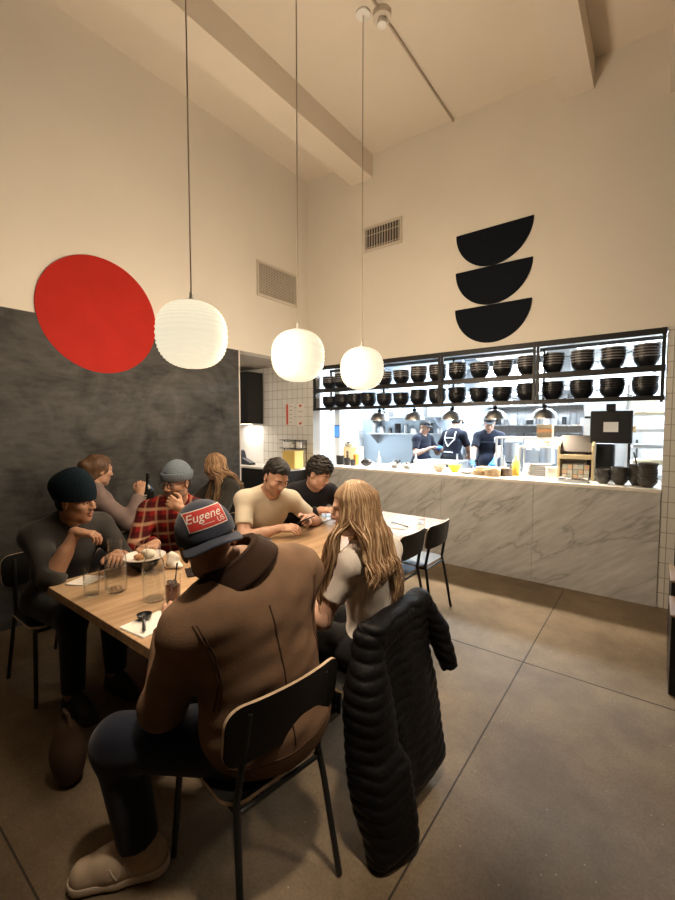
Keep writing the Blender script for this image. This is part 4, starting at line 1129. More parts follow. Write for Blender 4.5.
# sheet pan rack on the right
t = thing('pan_rack', 'white tall rack with sheet pans at the kitchen right end', 'rack', (0.15, 6.3, 0))
for sx in (-0.42, 0.38):
    for sy in (-0.3, 0.3): MB().span(sx-0.015, sx+0.015, sy-0.015, sy+0.015, 0.001, 2.1).build('post', M_white, t, smooth=False)
for k in range(9): MB().span(-0.40, 0.36, -0.29, 0.29, 0.4+k*0.19, 0.412+k*0.19).build('shelf_rail', M_white, t, smooth=False)
for k in range(7):
    m = [M_cream, M_steel, M_paper][k % 3]
    o = MB().span(-0.36, 0.32, -0.27, 0.27, 0, 0.03).build('sheet_pan', m, loc=(0.15, 6.3, 0.4125+(k+1)*0.19), smooth=False, bevel=0.004)
    tag(o, f'{["lowest", "second", "third", "fourth", "fifth", "sixth", "topmost"][k]} sheet pan, counted upward, in the white rack', 'pan', 'sheet pans in the white rack')
t = thing('upright_fridge', 'steel upright fridge behind the cooks', 'fridge', (-1.55, 8.05, 0))
t.location = (-0.55, 8.5, 0)
MB().span(-0.42, 0.42, -0.36, 0.42, 0.001, 2.05).build('body', M_steel, t, smooth=False, bevel=0.006)
MB().span(-0.40, 0.40, -0.385, -0.361, 0.12, 2.02).build('door', M_steel, t, smooth=False, bevel=0.006)
MB().cyl((0.32, -0.42, 0.9), (0.32, -0.42, 1.4), 0.014).build('handle', M_black, t)
# ticket rail with paper slips and small stack of orange boxes near the roll-top machine
for k in range(3):
    o = MB().span(-0.09, 0.09, -0.07, 0.07, 0, 0.055).build('takeaway_box', [M_bamboo, mat('orange_box', (0.7, 0.33, 0.14), 0.6), M_bamboo][k], loc=(-1.15, 6.0, 1.47+k*0.0555), smooth=False, bevel=0.004)
    tag(o, f'{["lowest", "middle", "topmost"][k]} takeaway box in the pile on the tall steel shelf', 'box', 'takeaway boxes on the tall steel shelf')
t = thing('steel_shelf', 'tall steel shelf unit carrying takeaway boxes', 'shelf', (-1.25, 6.0, 0))
t.location = (-1.25, 6.0, 0)
for z in (1.44,): MB().span(-0.5, 0.4, -0.13, 0.13, z, z+0.028).build('shelf_board', M_steel, t, smooth=False)
for sx in (-0.48, 0.38):
    for sy in (-0.12, 0.12): MB().cyl((sx, sy, 0), (sx, sy, 1.439), 0.014, n=10).build('post', M_steel, t)
# kitchen ceiling lamps
for k, (x, y) in enumerate(((-4.0, 6.9), (-2.0, 6.9), (-0.4, 6.9), (-4.0, 8.2), (-2.2, 8.2), (-0.5, 7.9))):
    t = thing('kitchen_ceiling_light', f'cool white kitchen ceiling light, {ORD[k]} of the panel lights', 'lamp', (x, y, 2.90), 0, 'kitchen ceiling lights')
    MB().span(-0.6, 0.6, -0.15, 0.15, 0, 0.05).build('housing', M_white, t, smooth=False)
    MB().span(-0.58, 0.58, -0.13, 0.13, -0.006, -0.0005).build('diffuser', M_ktube, t, smooth=False)
    L = bpy.data.lights.new('kitchen_panel', 'AREA'); L.shape = 'RECTANGLE'; L.size = 1.15; L.size_y = 0.26; L.energy = KIT_W
    L.color = (0.74, 0.87, 1.0)
    lo = bpy.data.objects.new('kitchen_panel', L); COL.objects.link(lo); lo.location = (x, y, 2.885); lo.visible_camera = False

# added fill under the wall cabinet, and the unseen recess ceiling lamp
for nm, loc, en, sz in (('cabinet_fill_light', (-5.24, 4.45, 1.625), 5, 0.3), ('recess_ceiling_light', (-5.1, 3.5, 2.5), 9, 0.5)):
    L = bpy.data.lights.new(nm, 'AREA'); L.size = sz; L.energy = en; L.color = (1.0, 0.90, 0.78)
    lo = bpy.data.objects.new(nm, L); COL.objects.link(lo); lo.location = loc; lo.visible_camera = False

# utensils and jars along the kitchen back wall
wshelf('long shelf on the kitchen back wall', -2.85, -0.95, 8.82, 1.62, 12, 3)
wshelf('higher shelf on the kitchen back wall', -2.85, -0.95, 8.82, 2.0, 9, 2)
t = thing('utensil_rail', 'steel rail of hanging ladles on the kitchen back wall', 'rail', (-1.9, 8.93, 1.48))
MB().cyl((-0.9, 0, 0), (0.9, 0, 0), 0.008, n=8).build('bar', M_steel, t)
for k in range(9):
    u = MB().tube([(-0.8+k*0.2, -0.01, 0.005), (-0.8+k*0.2, -0.012, -0.28)], 0.007, 6); u.ball((-0.8+k*0.2, -0.02, -0.31), (0.045, 0.02, 0.04), 12, 8)
    u.build('ladle', [M_steel, M_blackpl][k % 2], t)
for nm, loc in (('back_wall_fill', (-3.15, 8.2, 2.18)),):  # unseen fill added under the hood to brighten the kitchen back wall
    L = bpy.data.lights.new(nm, 'AREA'); L.shape = 'RECTANGLE'; L.size = 3.6; L.size_y = 0.2; L.energy = 60; L.color = (0.78, 0.89, 1.0)
    lo = bpy.data.objects.new(nm, L); COL.objects.link(lo); lo.location = loc; lo.rotation_euler = (math.radians(30), 0, 0); lo.visible_camera = False
# ------------------------------------------------------------------ people
def skin(name, c): return mat(name, c, 0.5, spec=0.35, noise=(25, 0.07, (1,1,1)))
SK_LIGHT = skin('skin_light', (0.56, 0.34, 0.25)); SK_TAN = skin('skin_tan', (0.42, 0.235, 0.15)); SK_BROWN = skin('skin_brown', (0.34, 0.185, 0.115))
LIP = mat('lips', (0.40, 0.16, 0.13), 0.45); LIP_D = mat('lips_brown', (0.27, 0.11, 0.085), 0.45)
STUB = mat('stubble_skin', (0.20, 0.115, 0.08), 0.65); STUB_L = mat('light_stubble_skin', (0.40, 0.24, 0.175), 0.6)
M_eyewhite = mat('eye_white', (0.75, 0.72, 0.68), 0.2); M_iris = mat('eye_dark', (0.02, 0.012, 0.008), 0.15)
def hairmat(n, c, a=0.35): return mat(n, c, 0.5, spec=0.35, noise=(55, a, (1, 1, 0.25)), bump=(120, 0.35, (1, 1, 0.2)))
H_BLACK = hairmat('hair_black', (0.012, 0.010, 0.009)); H_DKBROWN = hairmat('hair_dark_brown', (0.022, 0.015, 0.011)); H_BROWN = hairmat('hair_brown', (0.10, 0.055, 0.03))
def cloth(n, c, amt=0.12, r=0.9): return mat(n, c, r, spec=0.2, sheen=0.15, noise=(14, amt, (1,1,1)), bump=(220, 0.15, (1,1,1)))

def perp(d, hint):
    h = np.asarray(hint, float); h = h - d*(h@d); return nrm(h)
def ik(sh, wr, pole, l1, l2):
    sh = np.asarray(sh, float); wr = np.asarray(wr, float); d = wr-sh; L = np.linalg.norm(d); d = d/L
    Lc = min(max(L, abs(l1-l2)+0.02), (l1+l2)*0.985); wr = sh+d*Lc
    a = (l1*l1-l2*l2+Lc*Lc)/(2*Lc); hh = math.sqrt(max(l1*l1-a*a, 0))
    return sh+d*a+perp(d, np.asarray(pole, float))*hh, wr

class Fig:
    """joints of one figure in world space"""
    def __init__(s, pel, neck, tf, head, hf, hup=(0,0,1), S=1.0, g=1.0, fem=False, hs=1.0,
                 wrR=None, wrL=None, poleR=(0,0,-1), poleL=(0,0,-1), knR=None, knL=None, anR=None, anL=None, toeR=None, toeL=None,
                 hdR=None, hdL=None, bkR=None, bkL=None, curlR=0.5, curlL=0.5, pf=None, sw=0.178, drop=(0.07, 0.07)):
        s.S, s.g, s.fem, s.hs = S, g, fem, hs
        s.pel, s.neck, s.head = V(*pel), V(*neck), V(*head)
        s.tf = nrm(tf); s.up = nrm(s.neck-s.pel)
        s.T = frame(perp(s.up, s.tf), s.up)                 # torso axes: right, forward, up
        s.pf = nrm(pf if pf is not None else (s.tf[0], s.tf[1], 0)); s.P = frame(s.pf)
        s.H = frame(hf, hup)
        r, f, u = s.T[:,0], s.T[:,1], s.T[:,2]
        s.sh = {'R': s.neck + r*sw*S - u*drop[0]*S + f*0.01, 'L': s.neck - r*sw*S - u*drop[1]*S + f*0.01}
        s.hip = {'R': s.pel + s.P[:,0]*0.092*S - V(0,0,0.02), 'L': s.pel - s.P[:,0]*0.092*S - V(0,0,0.02)}
        s.el, s.wr, s.HF = {}, {}, {}
        for sd, w_, pl, hd, bk in (('R', wrR, poleR, hdR, bkR), ('L', wrL, poleL, hdL, bkL)):
            w_ = w_ if w_ is not None else s.sh[sd] + V(0, 0, -0.5)*S
            s.el[sd], s.wr[sd] = ik(s.sh[sd], w_, pl, 0.295*S, 0.265*S)
            d = nrm(hd) if hd is not None else nrm(s.wr[sd]-s.el[sd])
            b = bk if bk is not None else (0, 0, 1)
            s.HF[sd] = frame(d, perp(d, b))
        s.kn = {'R': V(*knR) if knR is not None else s.hip['R']+s.pf*0.43*S + s.P[:,0]*0.03, 'L': V(*knL) if knL is not None else s.hip['L']+s.pf*0.43*S - s.P[:,0]*0.03}
        s.an = {k: (V(*a) if a is not None else V(s.kn[k][0]-0.02*s.pf[0], s.kn[k][1]-0.02*s.pf[1], 0.10)) for k, a in (('R', anR), ('L', anL))}
        s.toe = {k: nrm(a if a is not None else s.pf) for k, a in (('R', toeR), ('L', toeL))}
        s.curl = {'R': curlR, 'L': curlL}
        s.base = (float(s.pel[0]), float(s.pel[1]), 0.0)

def torso_prims(v, F, off=0.0, hem=0.0, k=0.05, trap=1.0):
    S, g, T = F.S, F.g, F.T; sp = F.neck-F.pel; fw = T[:,1]; u = T[:,2]; r = T[:,0]
    a = (F.fem and 0.92 or 1.0)
    v.ell(F.pel+u*0.02, V(0.168*S*g, 0.128*S*g, 0.125*S)+off, F.P, k)
    v.ell(lerp(F.pel, F.neck, 0.36), V(0.146*S*g*a, 0.112*S*g, 0.16*S)+off, T, k)
    v.ell(lerp(F.pel, F.neck, 0.66)+fw*0.004, V(0.165*S*(0.5+g/2)*a, 0.118*S*(0.4+0.6*g), 0.165*S)+off, T, k)
    v.ell(lerp(F.pel, F.neck, 0.84)-fw*0.012, V(0.150*S*a, 0.092*S, 0.095*S)+off, T, k)
    v.cone(F.sh['R']-r*0.03*S, F.sh['L']+r*0.03*S, 0.056*S+off, 0.056*S+off, k)
    v.cone(F.sh['R']-r*0.02*S+u*0.01, F.neck+u*0.035*S, 0.050*S+off*0.8*trap, 0.046*S+off*0.5*trap, k*0.8)
    v.cone(F.sh['L']+r*0.02*S+u*0.01, F.neck+u*0.035*S, 0.050*S+off*0.8*trap, 0.046*S+off*0.5*trap, k*0.8)
    if F.fem:
        for sd in (-1, 1): v.ell(lerp(F.pel, F.neck, 0.64)+fw*0.085*S+r*sd*0.068*S, V(0.066, 0.060, 0.066)*S+off*0.8, T, 0.03)

def arm_prims(v, F, sd, off=0.0, end=2.0, k=0.03, wr_extra=0.0, flat=True):
    S = F.S*(0.88 if F.fem else 1.0); sh, el, wr = F.sh[sd], F.el[sd], F.wr[sd]
    v.ell(sh, V(0.062, 0.062, 0.062)*S+off, I3, k)
    if end <= 1:
        v.cone(sh, lerp(sh, el, end), 0.056*S+off, 0.056*S*(1-end)+0.042*S*end+off*1.15, k, flat=flat)
    else:
        v.cone(sh, el, 0.056*S+off, 0.042*S+off, k)
        e = end-1
        v.cone(el, lerp(el, wr, e), 0.042*S+off, (0.042*(1-e)+0.029*e)*S+off, k, flat=(flat and off > 0))
        if off == 0: v.cone(lerp(el, wr, 0.08), lerp(el, wr, 0.55), 0.043*S, 0.038*S, k)

def leg_prims(v, F, sd, off=0.0, end=1.0, k=0.04):
    S = F.S; hip, kn, an = F.hip[sd], F.kn[sd], F.an[sd]
    v.cone(hip, kn, 0.088*S*(0.6+0.4*F.g)+off, 0.060*S+off, k)
    v.cone(kn, lerp(kn, an, end), 0.058*S+off, (0.058*(1-end)+0.040*end)*S+off*1.2, k, flat=off > 0)
    if off == 0: v.ell(lerp(kn, an, 0.3)-F.pf*0.02, V(0.05, 0.05, 0.12)*S, frame(F.pf), k)

def head_prims(v, F):
    H, c, s = F.H, F.head, F.hs
    p = lambda x, y, z: c + H @ (V(x, y, z)*s)
    v.ell(p(0, -0.014, 0.034), V(0.077, 0.096, 0.084)*s, H, 0.02)
    v.ell(p(0, 0.022, -0.040), V(0.059, 0.064, 0.078)*s, H, 0.035)
    v.ell(p(0, 0.052, -0.098), V(0.028, 0.026, 0.021)*s, H, 0.03)
    for x in (-1, 1):
        v.ell(p(x*0.044, 0.050, -0.022), V(0.022, 0.026, 0.022)*s, H, 0.02)
        v.ell(p(x*0.048, 0.012, -0.070), V(0.018, 0.032, 0.026)*s, H, 0.025)
    v.ell(p(0, 0.072, 0.026), V(0.052, 0.016, 0.013)*s, H, 0.016)
    for x in (-1, 1):
        v.ell(p(x*0.032, 0.096, 0.002), V(0.018, 0.020, 0.012)*s, H, 0.012, 'sub')
        v.ell(p(x*0.031, 0.070, 0.002), V(0.0155, 0.0145, 0.0135)*s, H, 0.004)
        v.ell(p(x*0.031, 0.078, 0.0115), V(0.0165, 0.010, 0.0045)*s, H, 0.005)
    v.cone(p(0, 0.082, 0.014), p(0, 0.1005, -0.027), 0.0085*s, 0.0115*s, 0.012)
    for x in (-1, 1): v.ell(p(x*0.0125, 0.093, -0.031), V(0.0085, 0.011, 0.008)*s, H, 0.008)
    v.ell(p(0, 0.083, -0.056), V(0.024, 0.011, 0.0065)*s, H, 0.006)
    v.ell(p(0, 0.081, -0.069), V(0.020, 0.011, 0.0075)*s, H, 0.006)
    v.ell(p(0, 0.098, -0.0628), V(0.021, 0.012, 0.0018)*s, H, 0.003, 'sub')
    for x in (-1, 1):
        E = H @ frame((0.35*x, 1, 0.0), (0, -0.22, 1))
        v.ell(p(x*0.079, -0.012, -0.004), V(0.0085, 0.019, 0.032)*s, E, 0.008)
        v.ell(p(x*0.088, -0.006, 0.000), V(0.006, 0.010, 0.018)*s, E, 0.004, 'sub')
    v.cone(F.neck-F.T[:,2]*0.03, p(0, -0.028, -0.055), 0.060*F.S*(0.86 if F.fem else 1.0), 0.053*s*(0.9 if F.fem else 1.0), 0.02)

def hand_prims(v, F, sd):
    R, w_ = F.HF[sd], F.wr[sd]; s = F.S*(0.88 if F.fem else 0.97); c = F.curl[sd]
    sg = -1 if sd == 'R' else 1                        # thumb side along local x
    p = lambda x, y, z: w_ + R @ (V(x*sg, y, z)*s)
    v.cone(lerp(F.el[sd], w_, 0.55), w_, 0.037*F.S*(0.88 if F.fem else 1.0), 0.027*s, 0.015)
    v.cone(w_-R[:,1]*0.01, p(0, 0.035, 0), 0.026*s, 0.026*s, 0.015)
    v.box(p(0.002, 0.055, -0.002), V(0.039, 0.045, 0.0145)*s, R, 0.013, 0.012)
    v.ell(p(0.022, 0.035, -0.010), V(0.020, 0.032, 0.016)*s, R, 0.012)
    for i, (x, L, rad) in enumerate(((0.031, 0.070, 0.0092), (0.0105, 0.078, 0.0095), (-0.0105, 0.073, 0.0090), (-0.030, 0.058, 0.0080))):
        cc = c if np.isscalar(c) else c[i]
        a0 = cc*0.85; pt = V(x, 0.094-abs(x-0.008)*0.15, 0.0); ang = 0.0; sp = (x)*1.6
        v.cone(p(x*0.85, 0.06, 0), p(*pt), rad*s*1.1, rad*s*1.05, 0.004)
        for seg, (fr_, da) in enumerate(((0.46, a0), (0.31, a0*1.25), (0.23, a0*0.85))):
            ang += da; l = L*fr_
            nx = pt + V(sp*l*math.cos(ang)*0.5, l*math.cos(ang), -l*math.sin(ang))
            v.cone(p(*pt), p(*nx), rad*s*(1-0.06*seg), rad*s*(0.94-0.08*seg), 0.0015 if seg == 0 else 0.003)
            pt = nx
    ct = (c if np.isscalar(c) else c[4])
    t0 = V(0.032, 0.028, -0.010); t1 = t0+V(0.027, 0.026, -0.006-0.012*ct); t2 = t1+V(0.014-0.012*ct, 0.027, -0.006-0.012*ct); t3 = t2+V(0.002-0.012*ct, 0.022, -0.004-0.010*ct)
    v.cone(p(*t0), p(*t1), 0.0145*s, 0.012*s, 0.01); v.cone(p(*t1), p(*t2), 0.0118*s, 0.0108*s, 0.003); v.cone(p(*t2), p(*t3), 0.0106*s, 0.0085*s, 0.003)

def make_person(F, label, skin_m, lip_m, stub_m=None, res=1.0, group=None, hands='RL'):
    v = Vol(); torso_prims(v, F)
    for sd in 'RL': arm_prims(v, F, sd); leg_prims(v, F, sd)
    for sd in 'RL': v.cone(F.an[sd], F.an[sd]+F.toe[sd]*0.13-V(0, 0, 0.055), 0.036, 0.028, 0.03)
    v.cone(F.neck-F.T[:,2]*0.05, F.head+F.H@(V(0, -0.028, -0.03)*F.hs), 0.056*F.S, 0.048, 0.03)
    meshes = [v.mesh(0.011*res)]
    hv = Vol(); head_prims(hv, F); hm = hv.mesh(0.0042*res); meshes.append(hm)
    for sd in hands:
        q = Vol(); hand_prims(q, F, sd); meshes.append(q.mesh(0.0036*res))
    # material zones of the face
    mi = []
    for i, (vv, ff) in enumerate(meshes):
        m = np.zeros(len(ff), int)
        if i == 1:
            c = (vv[ff].mean(1)-F.head) @ F.H / F.hs
            if stub_m is not None:
                jaw = (c[:,2] < -0.036-0.25*np.maximum(0, -(c[:,1]-0.03))) & (c[:,2] > -0.125) & (c[:,1] > -0.005) & ~((np.abs(c[:,0]) < 0.02) & (c[:,2] > -0.043))
                m[jaw] = 2
            lip = (np.abs(c[:,0]) < 0.024) & (np.abs(c[:,2]+0.0625) < 0.0135*(1-(c[:,0]/0.026)**2)+0.001) & (c[:,1] > 0.075)
            m[lip] = 1
        mi.append(m)
    o = soft('person', meshes, [skin_m, lip_m, stub_m or skin_m], None, F.base, np.concatenate(mi).astype(np.int32))
    tag(o, label, 'person', group)
    p = lambda x, y, z: F.head + F.H @ (V(x, y, z)*F.hs) - V(*F.base)
    if res <= 2:
        for x in (-1, 1):
            b = MB().ball((0, 0, 0), 0.0128*F.hs, 16, 12)
            c = p(x*0.031, 0.0725, 0.001); R = Matrix(F.H.tolist())
            n = len(b.v); b.v = [tuple(Vector(c)+R @ Vector((q[0], q[2], -q[1]))) for q in b.v]
            for k, f in enumerate(b.f):
                cz = sum((Vector(b.v[j])-Vector(c)).dot(Vector(F.H[:,1])) for j in f)/len(f)
                if cz > 0.0112*F.hs: b.m[k] = 1
            b.build('eye', [M_eyewhite, M_iris], o)
    return o

def brows(F, o, m):
    p = lambda x, y, z: F.head + F.H @ (V(x, y, z)*F.hs) - V(*F.base)
    for x in (-1, 1):
        MB().tube([p(x*0.014, 0.090, 0.0195), p(x*0.03, 0.0885, 0.0255), p(x*0.044, 0.078, 0.0245), p(x*0.052, 0.068, 0.019)], [0.0035, 0.0042, 0.0038, 0.002], 6).build('eyebrow', m, o)

def garment(name, F, o, m, off=0.012, end=(2, 2), hem=-0.06, neck_r=0.066, neck_up=0.03, h=0.007, disp=None, open_neck=True, k=0.05, parent=None, arm_off=None, trap=1.0):
    v = Vol(); torso_prims(v, F, off, k=k, trap=trap)
    for sd, e in zip('RL', end):
        if e > 0: arm_prims(v, F, sd, arm_off or off, e)
    v.cut(F.pel+F.T[:,2]*hem, -F.T[:,2]*1.0)
    hd = F.head + F.H @ (V(0, -0.028, -0.06)*F.hs); ax = nrm(hd-F.neck)
    v.cone(F.neck+ax*0.0+F.T[:,1]*0.012, F.neck+ax*0.16, neck_r, neck_r*1.15, 0.006, 'sub')
    v.cut(F.neck+F.T[:,2]*(0.045+neck_up), F.T[:,2])
    return soft(name, v.mesh(h, disp), m, parent or o, F.base)

def trousers(F, o, m, off=0.014, h=0.009, disp=None, end=0.94, name='trousers'):
    v = Vol(); v.ell(F.pel+V(0, 0, 0.01), V(0.17*F.S*F.g, 0.13*F.S*F.g, 0.125*F.S)+off, F.P, 0.05)
    for sd in 'RL': leg_prims(v, F, sd, off, end)
    v.cut(F.pel+V(0,0,0.115), (0, 0, 1))
    return soft(name, v.mesh(h, disp), m, o, F.base)

def shoes(F, o, m, sole_m, h=0.007, which='RL', sc=1.0, stripe=None):
    for sd in which:
        a, d = F.an[sd], F.toe[sd]; d = nrm((d[0], d[1], 0)); z0 = a[2]-0.10; A = V(a[0], a[1], z0); fr_ = frame(d); U = V(0, 0, 1)
        v = Vol()
        v.cone(A-d*0.040*sc+U*0.055, A+d*0.07*sc+U*0.052, 0.042*sc, 0.046*sc, 0.02); v.cone(A+d*0.06*sc+U*0.05, A+d*0.155*sc+U*0.036, 0.046*sc, 0.043*sc, 0.03)
        v.cone(A-d*0.012+U*0.06, A+U*0.118-d*0.012, 0.043*sc, 0.041*sc, 0.03); v.cone(A+d*0.02+U*0.105, A+d*0.10*sc+U*0.070, 0.030*sc, 0.030*sc, 0.03)
        v.cone(A-d*0.008+U*0.105, A-d*0.008+U*0.18, 0.035*sc, 0.037*sc, 0.004, 'sub')
        v.cut(A+U*0.026, (0,0,-1))
        so = soft('shoe', v.mesh(h), m, o, F.base)
        v = Vol(); v.cone(A-d*0.042*sc+U*0.02, A+d*0.06*sc+U*0.02, 0.047*sc, 0.047*sc, 0.01); v.cone(A+d*0.06*sc+U*0.02, A+d*0.158*sc+U*0.02, 0.047*sc, 0.046*sc, 0.02)
        v.cut(A+U*0.002, (0,0,-1), 0.006).cut(A+U*0.034, (0,0,1), 0.004)
        soft('sole', v.mesh(h*0.8), sole_m, so, F.base)
        if stripe:
            bm = bmesh.new(); bm.from_mesh(so.data); tree = BVHTree.FromBMesh(bm); bm.free()
            for s_ in (-1, 1):
                b = MB(); rr_ = fr_[:,0]*s_
                for y0, y1, z0_, z1_ in ((0.015, 0.035, 0.045, 0.088), (0.035, 0.055, 0.088, 0.045), (0.055, 0.075, 0.045, 0.082)):
                    P = []
                    for t in np.linspace(0, 1, 7):
                        q = A + d*(y0*(1-t)+y1*t)*sc + U*(z0_*(1-t)+z1_*t) + rr_*0.2 - V(*F.base)
                        hh = tree.ray_cast(Vector(q), Vector(-rr_))
                        if hh[0] is not None: P.append(hh[0])
                    if len(P) > 2: b.tube(P, 0.0032, 6)
                if b.v: b.build('stripe', stripe, so)

def short_hair(F, o, m, top=0.012, amp=0.006, sc=70, seed=1, fringe=0.0, h=0.0042, side=0.008, back=-0.055):
    H, c, s = F.H, F.head, F.hs
    p = lambda x, y, z: c + H @ (V(x, y, z)*s)
    v = Vol()
    v.ell(p(0, -0.018, 0.036), (V(0.077, 0.098, 0.085)+V(side, side, top))*s, H, 0.01)
    v.ell(p(0, 0.010, 0.075), (V(0.066, 0.082, 0.048)+V(0, 0.004, top*0.8))*s, H, 0.02)
    v.ell(p(0, -0.055, -0.015), (V(0.062, 0.055, 0.05)+side*0.6)*s, H, 0.02)
    fz = 0.066-fringe
    v.box(p(0, 0.13, fz-0.15), V(0.2, 0.085, 0.15)*s, H, 0.02*s, 0.008, 'sub')
    v.box(p(0, 0.12, fz-0.175), V(0.2, 0.115, 0.15)*s, H, 0.02*s, 0.01, 'sub')
    v.box(p(0, 0.0, back-0.12), V(0.2, 0.3, 0.12)*s, H, 0.02*s, 0.01, 'sub')
    for x in (-1, 1): v.ell(p(x*0.09, -0.008, -0.012), V(0.03, 0.026, 0.036)*s, H, 0.006, 'sub')
    d = lambda x, y, z: amp*waves(x, y, z, sc, seed, 6) + amp*0.5*waves(x, y, z, sc*2.2, seed+5, 5)
    return soft('hair', v.mesh(h, d), m, o, F.base)

def beanie(F, o, m, tall=0.03, cuff=True, tiltback=0.0, low=0.03, slouch=0.0, h=0.0045):
    H, c, s = F.H, F.head, F.hs
    R = H @ frame((0, 1, 0), nrm((0, -0.30-tiltback, 1)))
    p = lambda x, y, z: c + R @ (V(x, y, z)*s)
    v = Vol()
    v.ell(p(0, -0.012, 0.045), (V(0.092, 0.112, 0.092)+V(0, 0, tall))*s, R, 0.02)
    if slouch: v.ell(p(0, -0.05-slouch, 0.085), (V(0.085, 0.095, 0.075))*s, R, 0.04)
    v.cut(p(0, 0, low), -R[:,2])
    d = lambda x, y, z: 0.0022*waves(x, y, z, 45, 11)
    b = soft('beanie', v.mesh(h, d), m, o, F.base)
    if cuff:
        v = Vol(); v.ell(p(0, -0.012, low+0.018), V(0.098, 0.117, 0.09)*s, R, 0.0)
        v.cut(p(0, 0, low-0.016), -R[:,2]).cut(p(0, 0, low+0.038), R[:,2])
        soft('cuff', v.mesh(h, d), m, b, F.base)
    return b

def strands(F, o, mats, paths, name='hair'):
    """paths: list of (points, radius); one mesh of tapered locks"""
    b = MB(); bs = V(*F.base)
    for i, (pts, r) in enumerate(paths):
        P = [np.asarray(q, float) for q in pts]
        # catmull-rom
        out = []
        Q = [2*P[0]-P[1]] + P + [2*P[-1]-P[-2]]
        for k in range(1, len(Q)-2):
            for t in np.linspace(0, 1, 6, endpoint=False):
                a, b_, c_, d_ = Q[k-1], Q[k], Q[k+1], Q[k+2]
                out.append(0.5*((2*b_)+(-a+c_)*t+(2*a-5*b_+4*c_-d_)*t*t+(-a+3*b_-3*c_+d_)*t**3)-bs)
        out.append(P[-1]-bs)
        n = len(out); rs = [r*(0.55+0.45*min(1, 4*j/n))*(1-0.8*max(0, (j/n-0.7)/0.3)) for j in range(n)]
        b.tube(out, rs, 5, mi=i % len(mats))
    return b.build(name, mats, o, angle=0)

# ---------------------------------------------------------------- brown jacket, blue cap (seen from behind)
M_duck = mat('brown_duck_canvas', (0.215, 0.132, 0.084), 0.82, spec=0.15, noise=(9, 0.16, (1,1,1)), bump=(260, 0.2, (1,1,1)))
M_cord2 = mat('dark_brown_corduroy', (0.045, 0.026, 0.018), 0.9, spec=0.1, bump=(140, 0.3, (1, 6, 1)))
M_jean = cloth('navy_denim', (0.010, 0.013, 0.026))
M_capblue = cloth('dusty_blue_cap', (0.040, 0.048, 0.075), 0.1)
M_patch = mat('red_patch', (0.50, 0.035, 0.03), 0.7); M_patchw = mat('patch_white', (0.80, 0.76, 0.70), 0.7)
F = Fig(pel=(-1.07, 1.00, 0.555), neck=(-1.095, 0.915, 1.105), tf=(-0.95, 0.26, 0), head=(-1.185, 0.838, 1.212), hf=(-0.90, 0.40, -0.16), hup=(-0.26, -0.16, 1.0), S=1.08, g=1.12, hs=1.06, sw=0.188, drop=(0.07, 0.115),
        wrR=(-1.52, 1.20, 0.82), wrL=(-1.48, 0.87, 0.815), poleR=(0.3, 0.7, -1), poleL=(0.75, -0.62, -0.8),
        knL=(-1.46, 0.655, 0.50), anL=(-1.425, 0.70, 0.105), toeL=(-0.62, -0.78, 0), knR=(-1.55, 1.12, 0.52), anR=(-1.70, 1.14, 0.105))
def fold1(x, y, z): return 0.008*waves(x, y, z, 22, 21, 6, (1, 1, 1.7)) + 0.0035*waves(x, y, z, 58, 4, 5)
P1 = make_person(F, 'person in a brown canvas jacket and backwards blue cap, seen from behind', SK_TAN, LIP_D, STUB)
jk = garment('jacket', F, P1, M_duck, 0.038, (1.95, 1.95), -0.10, 0.072, 0.02, 0.006, fold1, k=0.08, arm_off=0.027, trap=0.3)
# collar
ax = nrm(F.head+F.H@V(0, -0.03, -0.05)-F.neck); v = Vol()
ax = nrm(ax*0.6+F.T[:,2]*0.6); cR = frame(perp(ax, F.T[:,1]), ax); cc = F.neck + ax*0.050 - F.T[:,1]*0.006
def collar_f(x, y, z):
    q = [(x-cc[0])*cR[0,i]+(y-cc[1])*cR[1,i]+(z-cc[2])*cR[2,i] for i in range(3)]
    rad = np.sqrt((q[0]/1.05)**2+q[1]**2); t = np.clip((q[2]+0.03)/0.06, 0, 1)
    return np.maximum(np.abs(rad-(0.122-0.034*t))-0.012, np.abs(q[2])-0.042)
v.fn(collar_f, cc-0.14, cc+0.14)
soft('collar', v.mesh(0.0045, lambda x, y, z: 0.002*waves(x, y, z, 50, 2)), M_cord2, jk, F.base)
trousers(F, P1, M_jean, 0.02)
M_shoe = mat('cream_suede', (0.44, 0.34, 0.25), 0.85, noise=(30, 0.08, (1,1,1)))
M_sole = mat('cream_sole', (0.60, 0.50, 0.40), 0.6)
shoes(F, P1, M_shoe, M_sole, 0.005, sc=1.14, stripe=mat('pale_stripe', (0.50, 0.42, 0.34), 0.7))

def project_seams(o, F, lines, r, m, name='seam'):
    """lines given in torso axes (x right, z up from pelvis), dropped on the back of the garment"""
    bm = bmesh.new(); bm.from_mesh(o.data); tree = BVHTree.FromBMesh(bm); bm.free()
    b = MB()
    for ln in lines:
        pts = []
        for k in range(len(ln)-1):
            for t in np.linspace(0, 1, 10, endpoint=(k == len(ln)-2)):
                x, z = lerp(ln[k], ln[k+1], t)
                w_ = F.pel + F.T @ V(x, -0.6, z) - V(*F.base)
                hit = tree.ray_cast(Vector(w_), Vector(F.T[:,1]))
                if hit[0] is not None: pts.append(hit[0]+hit[1]*0.0005)
        if len(pts) > 2: b.tube(pts, r, 6)
    return b.build(name, m, o)
M_seam = mat('dark_seam', (0.07, 0.036, 0.02), 0.9)
project_seams(jk, F, [[(0.0, 0.50), (0.005, 0.30), (0.0, 0.02)], [(-0.215, 0.50), (-0.185, 0.40), (-0.178, 0.30), (-0.20, 0.20)], [(0.215, 0.50), (0.185, 0.40), (0.178, 0.30), (0.20, 0.20)]], 0.0028, M_seam)
